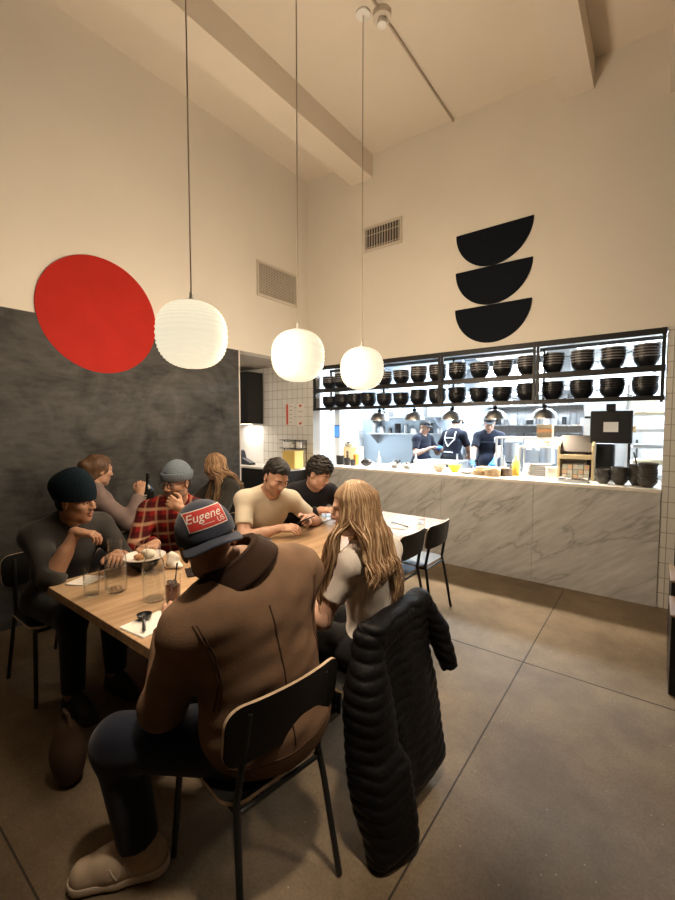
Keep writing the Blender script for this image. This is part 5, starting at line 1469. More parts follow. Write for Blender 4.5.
project_seams(jk, F, [[(-0.205, 0.50), (-0.175, 0.40), (-0.168, 0.30), (-0.19, 0.20)], [(0.205, 0.50), (0.175, 0.40), (0.168, 0.30), (0.19, 0.20)], [(-0.2, 0.015), (0.0, 0.0), (0.2, 0.015)]], 0.0016, M_seam)
# cap worn backwards
H_ = F.H @ frame((0, 1, 0), (0, 0.10, 1)); s = F.hs; cp = lambda x, y, z: F.head + H_ @ (V(x, y, z)*s)
short_hair(F, P1, H_DKBROWN, 0.002, 0.001, 70, 3, h=0.005, side=0.003, back=0.0)
CR = V(0.090, 0.110, 0.105); CC = V(0, -0.016, 0.036)
v = Vol(); v.ell(cp(*CC), CR*s, H_, 0.0); v.cut(cp(0, 0, 0.022), -H_[:,2])
cap = soft('cap', v.mesh(0.004), M_capblue, P1, F.base)
v = Vol()
def bill_f(x, y, z):
    a, b_, c_ = F.head + H_@(V(0,0,0)*s), None, None
    q = [((x-a[0])*H_[0,i]+(y-a[1])*H_[1,i]+(z-a[2])*H_[2,i])/s for i in range(3)]
    zs = 0.030 - 1.0*q[0]**2*4.2 - 0.30*(-q[1]-0.09)
    out = np.sqrt((q[0]/0.088)**2+((q[1]+0.085)/0.082)**2)
    inn = np.sqrt((q[0]/0.087)**2+((q[1]+0.016)/0.107)**2)
    return np.maximum(np.maximum(np.abs(q[2]-zs)*0.85-0.003, (out-1)*0.08), (1-inn)*0.08)*s
v.fn(bill_f, cp(0, -0.11, 0.0)-0.13, cp(0, -0.11, 0.0)+0.13)
soft('bill', v.mesh(0.0026), M_capblue, cap, F.base)
v = Vol(); v.ell(cp(0, -0.016, 0.141), V(0.008, 0.008, 0.004)*s, H_, 0.0); soft('button', v.mesh(0.0015), M_capblue, cap, F.base)
def on_cap(x, z, lift):
    yy = CC[1] - CR[1]*math.sqrt(max(0.01, 1-(x/CR[0])**2-((z-CC[2])/CR[2])**2))
    n = nrm(V(x/CR[0]**2, (yy-CC[1])/CR[1]**2, (z-CC[2])/CR[2]**2))
    return cp(*(V(x, yy, z)+n*lift)) - V(*F.base)
def patch(w_, h_, lift, m, nm, th=0.0012):
    b = MB(); nx, nz = 12, 6; vs = []
    for k in (0, 1):
        for j in range(nz+1):
            for i in range(nx+1): vs.append(on_cap(w_*(i/nx-0.5), 0.086+h_*(j/nz-0.5), lift+k*th))
    n1 = (nx+1)*(nz+1); fs = []
    for j in range(nz):
        for i in range(nx):
            a = j*(nx+1)+i; fs += [(a, a+nx+1, a+nx+2, a+1), (n1+a, n1+a+1, n1+a+nx+2, n1+a+nx+1)]
    for i in range(nx): fs += [(i, i+1, n1+i+1, n1+i)]; a = nz*(nx+1)+i; fs += [(a+1, a, n1+a, n1+a+1)]
    for j in range(nz): a = j*(nx+1); fs += [(a+nx+1, a, n1+a, n1+a+nx+1)]; a += nx; fs += [(a, a+nx+1, n1+a+nx+1, n1+a)]
    b.add(vs, fs); return b.build(nm, m, cap, smooth=True)
patch(0.112, 0.058, 0.0012, M_patchw, 'patch_border'); patch(0.106, 0.052, 0.0022, M_patch, 'patch')
def cap_text(body, size, x0, z0, shear, m, nm):
    cu = bpy.data.curves.new('lettering', 'FONT'); cu.body = body; cu.size = size; cu.shear = shear; cu.align_x = 'CENTER'; cu.offset = 0.0001
    cu.resolution_u = 3
    ob = bpy.data.objects.new('lettering', cu); COL.objects.link(ob); bpy.context.view_layer.update()
    me = bpy.data.meshes.new_from_object(ob.evaluated_get(bpy.context.evaluated_depsgraph_get())); bpy.data.objects.remove(ob)
    for q in me.vertices: q.co = Vector(on_cap(x0+q.co.x, 0.086+z0+q.co.y, 0.0042))
    return link(nm, me, m, cap, smooth=False, weld=False)
cap_text('Eugene', 0.034, -0.008, -0.004, 0.35, M_patchw, 'lettering')
cap_text('US', 0.020, 0.036, -0.021, 0.0, M_patchw, 'lettering')
on = MB(); 
a_ = [on_cap(-0.02+0.036*i/6, 0.086-0.016, 0.004) for i in range(7)]; on.tube(a_, 0.0010, 5); on.build('underline', M_patchw, cap)

# ---------------------------------------------------------------- long-haired blonde, white T-shirt (in front of the puffer coat)
M_tee = cloth('white_tee', (0.82, 0.76, 0.70), 0.03)
F = Fig(pel=(-1.06, 1.69, 0.56), neck=(-1.06, 1.665, 1.06), tf=(-1.0, 0.06, 0), head=(-1.105, 1.575, 1.222), hf=(-0.90, -0.44, -0.16), S=0.98, g=1.02, fem=True, hs=1.03, sw=0.155, drop=(0.085, 0.075),
        wrR=(-1.45, 1.80, 0.81), wrL=(-1.40, 1.55, 0.80), poleR=(0.6, 0.3, -1), poleL=(0.5, -0.6, -1))
P2 = make_person(F, 'person with long blonde hair in a white T-shirt, seated before the puffer coat', SK_LIGHT, LIP)
def fold2(x, y, z): return 0.0045*waves(x, y, z, 32, 5, 6, (1, 1, 1.6))
garment('t_shirt', F, P2, M_tee, 0.011, (0.62, 0.62), -0.08, 0.066, 0.0, 0.006, fold2)
trousers(F, P2, cloth('black_denim', (0.012, 0.012, 0.014)), 0.012)
shoes(F, P2, mat('black_shoe', (0.012, 0.012, 0.012), 0.5), mat('black_sole', (0.02, 0.02, 0.02), 0.7))
HB = [hairmat('blonde_lock', (0.40, 0.255, 0.145), 0.2), hairmat('blonde_lock_light', (0.60, 0.43, 0.27), 0.2), hairmat('blonde_lock_dark', (0.24, 0.14, 0.075), 0.2), hairmat('blonde_lock_mid', (0.32, 0.20, 0.11), 0.2)]
brows(F, P2, HB[2])
def long_hair(F, o, mats, n, L, seed, front=(0.5, 0.5), spread=0.10, wave=0.010, r=0.0058, shell=0.0, azmin=0.75):
    """locks from a centre parting, over the skull, then hanging by gravity over back and shoulders"""
    rg = np.random.RandomState(seed); H, c, s = F.H, F.head, F.hs
    paths = []
    A = V(0.084, 0.104, 0.094)+shell; C0 = V(0, -0.014, 0.034)
    def surf(az, ph):        # az 0 = forward, + to the right; ph from the pole
        return C0 + V(A[0]*math.sin(ph)*math.sin(az), A[1]*math.sin(ph)*math.cos(az), A[2]*math.cos(ph))
    for i in range(n):
        sd = 1 if rg.rand() < 0.5 else -1
        az = sd*(azmin+rg.rand()**1.0*(3.12-azmin)); az = max(-3.12, min(3.12, az))
        top = V(0.004*sd, 0.055-0.12*abs(az)/3.14, 0.0); zt = C0[2]+A[2]*math.sqrt(max(0.05, 1-((top[1]-C0[1])/A[1])**2))
        p0 = V(top[0], top[1], zt+0.001)
        pts = [p0]
        lift = 0.003*rg.rand()
        for ph in (0.75, 1.25, 1.65):
            q = surf(az, ph)*(1+lift*6) if ph > 1 else surf(az*0.5+0.5*sd*min(abs(az), 1.9), ph)
            pts.append(q)
        W = [c+H@(q*s) for q in pts]
        # hanging part
        last = W[-1]; out = nrm(V(*(last-(c+H@(C0*s)))[:2], 0))
        fr_ = abs(az) < 1.5                                       # falls in front of the shoulder
        Tr, Tf = F.T[:,0], F.T[:,1]
        rel = last-F.neck
        lr = rel@Tr; lf = rel@Tf
        zsh = F.neck[2]-0.01
        w1 = last + V(0, 0, -0.07) + out*0.004
        if fr_:
            tgt = F.neck + Tr*(lr*1.15+sd*0.05*rg.rand()) + Tf*(0.045+0.055*rg.rand()) + V(0, 0, -0.04)
        else:
            tgt = F.neck + Tr*np.clip(lr*1.35, -0.17, 0.17) + Tf*(-0.085-0.03*rg.rand()) + V(0, 0, -0.03)
        w2 = lerp(w1, tgt, 0.75); w2[2] = zsh+0.06
        w3 = tgt
        ln = L*(0.75+0.3*rg.rand())*(1.25 if fr_ else (1.0 if az > 0 and abs(az) < 2.5 else 0.40))
        dn = V(0, 0, -1)
        w4 = tgt + dn*ln*0.5 + Tr*rg.normal()*0.012 + (Tf*0.03 if fr_ else -Tf*0.03)
        w5 = tgt + dn*ln + Tr*rg.normal()*0.018 + (Tf*0.02 if fr_ else -Tf*0.035)
        W += [w1, w2, w3, w4, w5]
        for k in range(4, len(W)): W[k] = W[k] + V(*rg.normal(size=3))*wave*0.5
        paths.append((W, r*(0.75+0.5*rg.rand())))
    return strands(F, o, mats, paths)
v = Vol(); hp = lambda x, y, z: F.head + F.H @ (V(x, y, z)*F.hs)
v.ell(hp(0, -0.016, 0.034), V(0.083, 0.102, 0.092)*F.hs, F.H, 0.02); v.ell(hp(0, -0.06, -0.05), V(0.075, 0.055, 0.10)*F.hs, F.H, 0.03)
v.box(hp(0, 0.15, -0.09), V(0.2, 0.10, 0.15)*F.hs, F.H, 0.02, 0.01, 'sub')
hb = long_hair(F, P2, HB, 900, 0.25, 3, r=0.0038, azmin=0.98)
soft('hair_base', v.mesh(0.005), HB[3], hb, F.base)

# puffer coat over the back of the chair
M_puff = mat('black_puffer_nylon', (0.005, 0.005, 0.006), 0.5, spec=0.22, bump=(50, 0.3, (1,1,1)))
def baffle(x, y, z):
    zz = z + 0.010*np.sin(y*16+x*9) + 0.006*np.sin(y*41+1)
    return 0.0075*(1-np.abs(np.sin(zz*PI/0.047))**0.7) + 0.013*waves(x, y, z, 11, 33, 5, (1.2, 1.6, 0.5)) + 0.004*waves(x, y, z, 42, 9)
bs = (-0.85, 1.57, 0.0)
v = Vol()
v.box((-0.868, 1.575, 0.60), (0.042, 0.235, 0.225), frame((0, 1, 0), (0.06, 0, 1)), 0.04, 0.05)
v.ell((-0.835, 1.61, 0.42), (0.072, 0.235, 0.30), frame((0, 1, 0), (-0.10, 0.05, 1)), 0.06)
v.box((-0.80, 1.62, 0.25), (0.050, 0.20, 0.20), frame((0, 1, 0), (-0.20, 0.06, 1)), 0.048, 0.06)
v.cone((-0.880, 1.36, 0.79), (-0.872, 1.79, 0.79), 0.036, 0.036, 0.04)
v.cut((0, 0, 0.02), (0, 0, -1), 0.02)
coat = soft('puffer_coat', v.mesh(0.006, baffle), M_puff, base=bs)
tag(coat, 'black quilted puffer coat hung over the chair back, hem near the floor', 'coat')
v = Vol()
v.cone((-0.885, 1.365, 0.76), (-0.86, 1.31, 0.52), 0.062, 0.085, 0.05)
v.ell((-0.825, 1.31, 0.38), (0.070, 0.12, 0.30), frame((0.35, 1, 0), (-0.10, 0.02, 1)), 0.05)
v.box((-0.755, 1.315, 0.165), (0.055, 0.115, 0.17), frame((0.40, 1, 0), (-0.25, 0.0, 1)), 0.05, 0.06)
v.cut((0, 0, 0.012), (0, 0, -1), 0.015)
soft('front_panel', v.mesh(0.006, baffle), M_puff, coat, bs)
v = Vol()
v.cone((-0.872, 1.79, 0.775), (-0.815, 1.862, 0.62), 0.060, 0.056, 0.03); v.cone((-0.815, 1.862, 0.62), (-0.745, 1.87, 0.45), 0.056, 0.043, 0.03, flat=True)
soft('sleeve', v.mesh(0.005, lambda x, y, z: 0.006*(1-np.abs(np.sin((z+0.5*x)*PI/0.04))**0.7)+0.004*waves(x, y, z, 40, 2)), M_puff, coat, bs)

# ---------------------------------------------------------------- dark beanie, near left
M_dksweat = cloth('charcoal_sweater', (0.035, 0.032, 0.031)); M_teal = mat('dark_teal_knit', (0.006, 0.012, 0.018), 0.95, spec=0.1, bump=(160, 0.5, (1, 1, 0.3)))
M_dktr = cloth('black_trousers', (0.012, 0.012, 0.014)); M_dkshoe = mat('dark_shoe', (0.02, 0.018, 0.016), 0.6)
F = Fig(pel=(-2.97, 0.985, 0.56), neck=(-2.79, 1.01, 1.045), tf=(0.97, 0.1, 0), head=(-2.69, 1.01, 1.165), hf=(0.84, 0.52, -0.06), hup=(0.05, 0, 1), hs=1.05,
        wrR=(-2.575, 0.955, 1.01), wrL=(-2.47, 1.13, 0.86), poleR=(0.55, -0.3, -1), poleL=(0.2, 0.6, -1), hdR=(0.62, 0.62, -0.12), bkR=(0.1, 0.1, 1), hdL=(0.7, -0.35, 0.1), bkL=(0, 0.3, 1), curlR=(0.55, 0.6, 0.65, 0.7, 0.4), curlL=0.55)
P3 = make_person(F, 'person in dark beanie and charcoal sweater resting chin on hand at near table corner', SK_BROWN, LIP_D)
def fold3(x, y, z): return 0.009*waves(x, y, z, 26, 31, 6, (1, 1, 1.5))
garment('sweater', F, P3, M_dksweat, 0.018, (1.12, 1.5), -0.08, 0.064, 0.02, 0.008, fold3)
trousers(F, P3, M_dktr, h=0.011); shoes(F, P3, M_dkshoe, M_black, 0.009)
beanie(F, P3, M_teal, 0.055, False, 0.10, 0.012, 0.008)
short_hair(F, P3, H_BLACK, 0.004, 0.002, 70, 3, h=0.006, side=0.005, back=-0.055); brows(F, P3, H_BLACK)

# ---------------------------------------------------------------- grey-blue beanie, glasses, red plaid
def plaid():
    m = mat('red_plaid', (0.3, 0.03, 0.03), 0.9, spec=0.15)
    nt, b = nodes(m); tc = N(nt, 'ShaderNodeTexCoord'); sp = N(nt, 'ShaderNodeSeparateXYZ'); nt.links.new(tc.outputs['Object'], sp.inputs[0])
    def band(src, per, ph, lo, hi):
        a = N(nt, 'ShaderNodeMath', operation='MULTIPLY_ADD'); a.inputs[1].default_value = 1/per; a.inputs[2].default_value = ph; nt.links.new(src, a.inputs[0])
        f = N(nt, 'ShaderNodeMath', operation='FRACT'); nt.links.new(a.outputs[0], f.inputs[0])
        g = N(nt, 'ShaderNodeMapRange', interpolation_type='SMOOTHSTEP'); g.inputs[1].default_value = lo; g.inputs[2].default_value = hi; nt.links.new(f.outputs[0], g.inputs[0])
        h = N(nt, 'ShaderNodeMapRange', interpolation_type='SMOOTHSTEP'); h.inputs[1].default_value = 1.0; h.inputs[2].default_value = 1.0-(hi-lo); nt.links.new(f.outputs[0], h.inputs[0])
        mm = N(nt, 'ShaderNodeMath', operation='MULTIPLY'); nt.links.new(g.outputs[0], mm.inputs[0]); nt.links.new(h.outputs[0], mm.inputs[1]); return mm.outputs[0]
    ax = N(nt, 'ShaderNodeMath', operation='ADD'); nt.links.new(sp.outputs['X'], ax.inputs[0]); nt.links.new(sp.outputs['Y'], ax.inputs[1])
    def mixc(a, fac, col, k):
        x = N(nt, 'ShaderNodeMix', data_type='RGBA'); x.inputs[7].default_value = (*col, 1)
        s_ = N(nt, 'ShaderNodeMath', operation='MULTIPLY'); s_.inputs[1].default_value = k; nt.links.new(fac, s_.inputs[0]); nt.links.new(s_.outputs[0], x.inputs[0])
        if isinstance(a, tuple): x.inputs[6].default_value = (*a, 1)
        else: nt.links.new(a, x.inputs[6])
        return x.outputs[2]
    c = mixc((0.27, 0.018, 0.016), band(sp.outputs['Z'], 0.09, 0.0, 0.45, 0.55), (0.05, 0.008, 0.010), 0.8)
    c = mixc(c, band(ax.outputs[0], 0.10, 0.2, 0.45, 0.55), (0.05, 0.008, 0.010), 0.7)
    c = mixc(c, band(sp.outputs['Z'], 0.09, 0.42, 0.66, 0.78), (0.50, 0.34, 0.21), 0.62)
    c = mixc(c, band(ax.outputs[0], 0.10, 0.62, 0.72, 0.82), (0.50, 0.34, 0.21), 0.4)
    nt.links.new(c, b.inputs['Base Color']); return m
M_plaid = plaid()
M_greyknit = mat('grey_blue_knit', (0.12, 0.145, 0.175), 0.95, spec=0.1, bump=(160, 0.5, (1, 1, 0.3)))
F = Fig(pel=(-2.95, 1.70, 0.56), neck=(-2.77, 1.695, 1.075), tf=(0.93, -0.35, 0), head=(-2.70, 1.655, 1.205), hf=(0.30, -0.94, -0.10), hup=(0.05, 0.0, 1), hs=1.04, S=1.0, drop=(0.105, 0.085), sw=0.17,
        wrR=(-2.50, 1.38, 0.86), wrL=(-2.555, 1.60, 1.045), poleR=(0.1, -0.7, -1), poleL=(0.5, 0.75, -0.8), hdL=(-0.55, -0.62, 0.62), bkL=(0.62, -0.7, 0.25), hdR=(0.2, -1, 0.0), curlL=(1.15, 1.2, 1.25, 1.25, 0.7), curlR=0.5)
P4 = make_person(F, 'person in grey-blue beanie, glasses and red plaid shirt with fist at the mouth', SK_TAN, LIP_D, STUB)
def fold4(x, y, z): return 0.008*waves(x, y, z, 28, 41, 6, (1, 1, 1.5))
garment('plaid_shirt', F, P4, M_plaid, 0.018, (1.92, 1.80), -0.08, 0.070, 0.025, 0.0075, fold4)
trousers(F, P4, M_dktr, h=0.011); shoes(F, P4, M_dkshoe, M_black, 0.009)
beanie(F, P4, M_greyknit, 0.022, True, 0.05, 0.040, 0.0)
short_hair(F, P4, H_BLACK, 0.004, 0.002, 70, 3, h=0.006, side=0.006, back=-0.06); brows(F, P4, H_BLACK)
def glasses(F, o):
    p = lambda x, y, z: F.head + F.H @ (V(x, y, z)*F.hs) - V(*F.base)
    b = MB()
    for x in (-1, 1):
        ring = [p(x*0.033+0.024*math.copysign(abs(math.cos(a))**0.8, math.cos(a)), 0.099-0.004*abs(math.cos(a)), 0.0+0.0185*math.copysign(abs(math.sin(a))**0.8, math.sin(a))) for a in [2*PI*i/28 for i in range(29)]]
        b.tube(ring, 0.0024, 7, caps=False)
        b.tube([p(x*0.057, 0.094, 0.006), p(x*0.078, 0.07, 0.008), p(x*0.083, 0.0, 0.008), p(x*0.082, -0.02, -0.008)], 0.0022, 6)
    b.tube([p(-0.010, 0.100, 0.004), p(0, 0.103, 0.008), p(0.010, 0.100, 0.004)], 0.0024, 6)
    b.build('glasses', M_blackpl, o)
glasses(F, P4)

# ---------------------------------------------------------------- cream T-shirt with phone
M_creamtee = cloth('cream_tee', (0.60, 0.545, 0.44), 0.03)
F = Fig(pel=(-2.74, 2.40, 0.565), neck=(-2.42, 2.30, 1.085), tf=(0.90, -0.42, 0), head=(-2.29, 2.235, 1.215), hf=(0.86, -0.16, -0.46), hup=(0.45, 0, 1), S=1.08, g=1.05, hs=1.08,
        wrR=(-2.235, 2.23, 0.835), wrL=(-2.19, 2.47, 0.875), poleR=(-0.5, -1.0, -0.5), poleL=(0.2, 0.8, -0.7), hdR=(0.9, 0.30, 0.08), bkR=(-0.1, -0.55, 0.8), hdL=(0.75, -0.6, 0.12), bkL=(0.35, 0.7, 0.5), curlR=0.62, curlL=0.6)
P5 = make_person(F, 'person in a cream T-shirt leaning over the table, looking at a phone', SK_LIGHT, LIP, STUB_L)
garment('t_shirt', F, P5, M_creamtee, 0.013, (0.66, 0.66), -0.08, 0.068, 0.0, 0.007, lambda x, y, z: 0.007*waves(x, y, z, 28, 51, 6, (1, 1, 1.5)))
trousers(F, P5, M_dktr, h=0.011); shoes(F, P5, M_dkshoe, M_black, 0.009)
short_hair(F, P5, H_BLACK, 0.020, 0.006, 210, 8, -0.010, side=0.005, back=-0.05, h=0.0036); brows(F, P5, H_BLACK)
ph = thing('phone', 'black phone held by the person in the cream T-shirt', 'phone', (-2.10, 2.365, 0.895))
R_ = Matrix(frame((0.75, -0.1, 0.35), perp(nrm((0.75, -0.1, 0.35)), (-0.25, -0.1, 1))).tolist())
MB().box((0, 0, 0), (0.074, 0.152, 0.008), R=R_).build('body', M_blackpl, ph, smooth=False, bevel=0.0025)
MB().box(R_ @ Vector((0, 0, 0.0045)), (0.068, 0.144, 0.0006), R=R_).build('display', mat('phone_display', (0.05, 0.05, 0.05), 0.1, emit=(0.5, 0.45, 0.4), estr=0.25), ph, smooth=False)

# ---------------------------------------------------------------- dark navy top, far left side
M_navytop = cloth('navy_black_top', (0.014, 0.013, 0.018))
F = Fig(pel=(-2.78, 2.99, 0.565), neck=(-2.475, 2.90, 1.065), tf=(0.90, -0.38, 0), head=(-2.34, 2.81, 1.195), hf=(0.86, 0.14, -0.48), hup=(0.45, 0, 1), S=1.04, hs=1.08,
        wrR=(-2.26, 2.74, 0.89), wrL=(-2.22, 2.97, 0.86), poleR=(-0.4, -0.8, -0.7), poleL=(0.1, 0.8, -0.7), hdR=(0.85, 0.15, 0.1), bkR=(0.1, -0.3, 0.9), hdL=(0.8, -0.45, 0.05), bkL=(0.1, 0.4, 0.9), curlR=0.7, curlL=0.6)
P6 = make_person(F, 'person with fluffy dark hair in a navy top eating at the far end', SK_LIGHT, LIP)
nt_ = garment('pullover', F, P6, M_navytop, 0.017, (1.9, 1.9), -0.08, 0.066, 0.02, 0.008, lambda x, y, z: 0.004*waves(x, y, z, 28, 61, 6, (1, 1, 1.5)))
q_ = F.pel + F.T @ V(-0.075, 0.165, 0.36) - V(*F.base)
MB().ball(tuple(q_), (0.008, 0.008, 0.012), 10, 8).build('emblem', M_patchw, nt_)
trousers(F, P6, M_dktr, h=0.011); shoes(F, P6, M_dkshoe, M_black, 0.009)
short_hair(F, P6, H_BLACK, 0.026, 0.011, 150, 14, 0.022, side=0.014, back=-0.055, h=0.0036); brows(F, P6, H_BLACK)
cs = thing('chopsticks', 'pair of dark chopsticks held over the far plate', 'chopsticks', (-2.18, 2.76, 0.90))
for k in (0, 1): MB().cyl((-0.01, 0.012*k, 0.015), (0.13, -0.05+0.004*k, -0.085), 0.0035, 0.002, 8).build('stick', M_darkwood, cs)

# ---------------------------------------------------------------- two diners at the wall table
M_mauve = cloth('mauve_sweater', (0.185, 0.135, 0.125)); M_dkgreen = cloth('dark_olive_sweater', (0.030, 0.026, 0.021))
F = Fig(pel=(-3.60, 1.36, 0.56), neck=(-3.60, 1.475, 1.09), tf=(0.10, 1, 0), head=(-3.62, 1.53, 1.245), hf=(-0.02, 1.0, -0.12), hs=1.03, S=0.98, fem=True,
        wrR=(-3.31, 1.71, 1.06), wrL=(-3.72, 1.86, 0.84), poleR=(0.8, 0.3, -0.9), poleL=(-0.8, 0, -0.6), hdR=(-0.15, 0.2, 1), bkR=(0.8, -0.5, 0), curlR=0.9)
P7 = make_person(F, 'person in a mauve sweater with tied brown hair, back to the camera', SK_TAN, LIP_D, res=1.3)
garment('sweater', F, P7, M_mauve, 0.024, (1.92, 1.9), -0.10, 0.062, 0.02, 0.009, lambda x, y, z: 0.013*waves(x, y, z, 24, 71, 6, (1, 1, 1.5)))
trousers(F, P7, M_dktr, h=0.012); shoes(F, P7, M_dkshoe, M_black, 0.01)
hp = lambda x, y, z: F.head + F.H @ (V(x, y, z)*F.hs)
v = Vol(); v.ell(hp(0, -0.018, 0.034), V(0.090, 0.108, 0.098)*F.hs, F.H, 0.02); v.ell(hp(0.0, -0.105, 0.03), V(0.055, 0.05, 0.055)*F.hs, F.H, 0.02); v.ell(hp(0, -0.06, -0.045), V(0.072, 0.05, 0.06)*F.hs, F.H, 0.03)
v.box(hp(0, 0.15, -0.07), V(0.2, 0.105, 0.13)*F.hs, F.H, 0.02, 0.01, 'sub')
soft('hair', v.mesh(0.005, lambda x, y, z: 0.007*waves(x, y, z, 75, 73, 6)), H_BROWN, P7, F.base)

F = Fig(pel=(-3.42, 2.78, 0.56), neck=(-3.43, 2.62, 1.075), tf=(-0.25, -0.95, 0), head=(-3.44, 2.525, 1.215), hf=(-0.78, -0.60, -0.18), hs=1.02, S=0.97, fem=True,
        wrR=(-3.62, 2.22, 0.84), wrL=(-3.33, 2.20, 0.84), poleR=(-0.7, 0, -0.7), poleL=(0.7, 0, -0.7), curlL=0.7)
P8 = make_person(F, 'person with long fair hair in a dark sweater sitting by the dark wall', SK_LIGHT, LIP, res=1.3)
garment('sweater', F, P8, M_dkgreen, 0.020, (1.92, 1.92), -0.10, 0.062, 0.03, 0.009, lambda x, y, z: 0.005*waves(x, y, z, 26, 81, 6, (1, 1, 1.5)))
trousers(F, P8, M_dktr, h=0.012); shoes(F, P8, M_dkshoe, M_black, 0.01)
hb = long_hair(F, P8, [HB[3], HB[2], HB[0], H_BROWN], 420, 0.24, 12, r=0.0048)
hp = lambda x, y, z: F.head + F.H @ (V(x, y, z)*F.hs)
v = Vol(); v.ell(hp(0, -0.016, 0.034), V(0.083, 0.102, 0.092)*F.hs, F.H, 0.02); v.ell(hp(0, -0.06, -0.05), V(0.075, 0.055, 0.10)*F.hs, F.H, 0.03)
v.box(hp(0, 0.15, -0.09), V(0.2, 0.10, 0.15)*F.hs, F.H, 0.02, 0.01, 'sub')
soft('hair_base', v.mesh(0.006), HB[3], hb, F.base); brows(F, P8, HB[2])

# ---------------------------------------------------------------- three cooks in the kitchen
M_cookshirt = cloth('navy_cook_shirt', (0.007, 0.009, 0.018)); M_capk = cloth('black_cook_cap', (0.015, 0.016, 0.02)); M_apron = cloth('navy_apron', (0.010, 0.014, 0.028)); M_strap = mat('white_apron_strap', (0.75, 0.75, 0.75), 0.8)
M_glove = mat('blue_glove', (0.05, 0.22, 0.60), 0.4)
def cook(x, y, face, label, head_dz, wrR, wrL, hf, glove='', front_logo=False, back_straps=False, lean=0.06):
    f = nrm((face[0], face[1], 0)); r = np.cross(f, (0, 0, 1))
    pel = V(x, y, 1.02+head_dz)
    neck = pel + V(0, 0, 0.49)+f*lean; head = neck + V(0, 0, 0.15)+f*(0.03+lean*0.4)
    F = Fig(pel=pel, neck=neck, tf=f, head=head, hf=hf, wrR=wrR, wrL=wrL, poleR=(r[0]*0.6, r[1]*0.6, -1), poleL=(-r[0]*0.6, -r[1]*0.6, -1), curlR=0.6, curlL=0.6,
            knR=tuple(pel+r*0.09+V(0, 0, -0.45)), knL=tuple(pel-r*0.09+V(0, 0, -0.45)), anR=tuple(V(*(pel+r*0.1)[:2], 0.10)), anL=tuple(V(*(pel-r*0.1)[:2], 0.10)), hs=1.04)
    P = make_person(F, label, SK_LIGHT, LIP, res=1.5)
    s_ = garment('shirt', F, P, M_cookshirt, 0.014, (0.7, 0.7), -0.10, 0.066, 0.02, 0.010, lambda x, y, z: 0.004*waves(x, y, z, 28, 91, 6))
    trousers(F, P, M_dktr, h=0.012); shoes(F, P, M_dkshoe, M_black, 0.01)
    short_hair(F, P, H_BLACK, 0.004, 0.002, 70, 3, h=0.007, side=0.005, back=-0.05)
    v = Vol(); p = lambda a, b, c: F.head + F.H @ (V(a, b, c)*F.hs)
    v.ell(p(0, -0.014, 0.045), V(0.090, 0.108, 0.085)*F.hs, F.H, 0.0); v.cut(p(0, 0, 0.045), -F.H[:,2]); v.ell(p(0, 0.095, 0.05), V(0.07, 0.06, 0.008)*F.hs, F.H, 0.01)
    soft('cook_cap', v.mesh(0.006), M_capk, P, F.base)
    v = Vol(); torso_prims(v, F, 0.022); v.cut(F.pel+V(0, 0, 0.34), (0, 0, 1)); v.cut(F.pel-f*0.02, -f); v.cone(F.pel+f*0.07, F.pel+f*0.06-V(0, 0, 0.45), 0.17, 0.19, 0.04)
    v.cut(F.pel-f*0.02, -f); v.cut(F.pel-V(0, 0, 0.42), (0, 0, -1))
    ap = soft('apron', v.mesh(0.011), M_apron, P, F.base)
    if back_straps:
        b = MB()
        for pts in ([(-0.10, 0.47), (-0.10, 0.33), (0.0, 0.20)], [(0.10, 0.47), (0.10, 0.33), (0.0, 0.20)], [(-0.10, 0.35), (0.10, 0.35)], [(-0.17, 0.10), (0.17, 0.10)]):
            W = []
            for (x0, z0), (x1, z1) in zip(pts[:-1], pts[1:]):
                for t in np.linspace(0, 1, 6): W.append(lerp((x0, z0), (x1, z1), t))
            tree = None
            bm = bmesh.new(); bm.from_mesh(s_.data); tree = BVHTree.FromBMesh(bm); bm.free()
            Q = []
            for a, c in W:
                h_ = tree.ray_cast(Vector(F.pel+F.T@V(a, -0.6, c)-V(*F.base)), Vector(F.T[:,1]))
                if h_[0] is not None: Q.append(h_[0])
            if len(Q) > 2: b.tube(Q, 0.011, 6)
        b.build('strap', M_strap, ap)
    if front_logo:
        bm = bmesh.new(); bm.from_mesh(s_.data); tree = BVHTree.FromBMesh(bm); bm.free()
        b = MB()
        for dz in (-0.03, 0.0, 0.03):
            h_ = tree.ray_cast(Vector(F.pel+F.T@V(-0.085, 0.6, 0.38+dz)-V(*F.base)), -Vector(F.T[:,1]))
            if h_[0] is not None: b.ball(tuple(h_[0]), (0.012, 0.012, 0.014), 8, 6)
        b.build('emblem', M_strap, s_)
    for sd in glove:
        q = Vol(); keep = F.S; F.S = F.S*1.10; hand_prims(q, F, sd); F.S = keep
        q.cut(lerp(F.el[sd], F.wr[sd], 0.72), F.el[sd]-F.wr[sd])
        soft('glove', q.mesh(0.006), M_glove, P, F.base)
    return P
cook(-2.24, 7.18, (0.30, -0.95), 'cook in navy T-shirt, black cap and blue gloves facing the counter', 0.0, (-2.36, 6.72, 0.99), (-2.02, 6.70, 0.99), (0.30, -0.85, -0.42), 'RL', True, False)
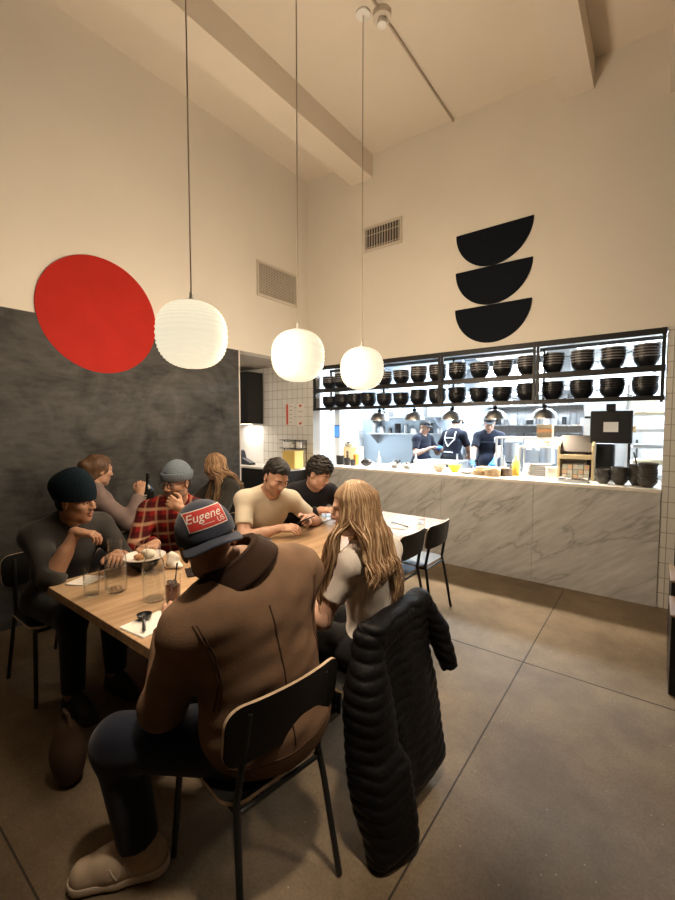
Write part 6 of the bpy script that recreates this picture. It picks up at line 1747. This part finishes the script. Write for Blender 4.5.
cook(-2.86, 7.05, (0.25, 0.95), 'cook seen from behind with white apron straps', 0.02, (-2.66, 7.42, 1.10), (-3.05, 7.42, 1.10), (0.1, 0.95, -0.45), '', False, True, 0.10)
cook(-3.47, 7.10, (0.95, -0.30), 'cook in profile reaching to the right, far left of the kitchen', -0.06, (-3.19, 6.90, 1.22), (-3.09, 7.08, 1.22), (0.9, -0.35, -0.35), 'L')
EXPO = 0.0
SPOTS = [(1.2, 2.9, 40, (0.1, 3.3, 0), 85), (-0.10, 0.70, 520, (-1.12, 1.25, 1.0), 27), (1.6, 2.0, 240, (-1.0, 1.65, 0.9), 22)]
# ------------------------------------------------------------------ dining room ceiling lamps behind the photographer, camera, world
def ceiling_spot(x, y, energy, aim, size, color=(1.0, 0.80, 0.58), rad=0.12):
    z = ceil_z(x)
    L = bpy.data.lights.new('track_spot', 'SPOT'); L.energy = energy; L.color = color; L.spot_size = math.radians(size); L.spot_blend = 0.8; L.shadow_soft_size = rad
    o = bpy.data.objects.new('track_spot', L); COL.objects.link(o); o.location = (x, y, z-0.35)
    o.rotation_euler = (Vector(aim)-Vector(o.location)).to_track_quat('-Z', 'Y').to_euler()
    o.visible_camera = False
for a in SPOTS: ceiling_spot(*a)

cam = bpy.data.cameras.new('camera'); co = bpy.data.objects.new('camera', cam); COL.objects.link(co)
co.location = (0, 0, 1.6)
co.rotation_euler = (math.radians(90-3.1495), 0, math.radians(37.264))
cam.sensor_fit = 'HORIZONTAL'; cam.sensor_width = 36; cam.lens = 36*418/675
cam.clip_start = 0.05
SC.camera = co

w = bpy.data.worlds.new('world'); SC.world = w; w.use_nodes = True
w.node_tree.nodes['Background'].inputs[0].default_value = (1.0, 0.85, 0.7, 1)
w.node_tree.nodes['Background'].inputs[1].default_value = 0.02
SC.view_settings.view_transform = 'Standard'
try: SC.view_settings.look = 'None'
except Exception: pass
SC.view_settings.gamma = 1
SC.view_settings.exposure = EXPO
SC.view_settings.use_curve_mapping = False
SC.cycles.use_denoising = True
SC.cycles.max_bounces = 10
SC.cycles.transparent_max_bounces = 12
SC.cycles.sample_clamp_indirect = 6
SC.cycles.caustics_reflective = False
SC.cycles.caustics_refractive = False
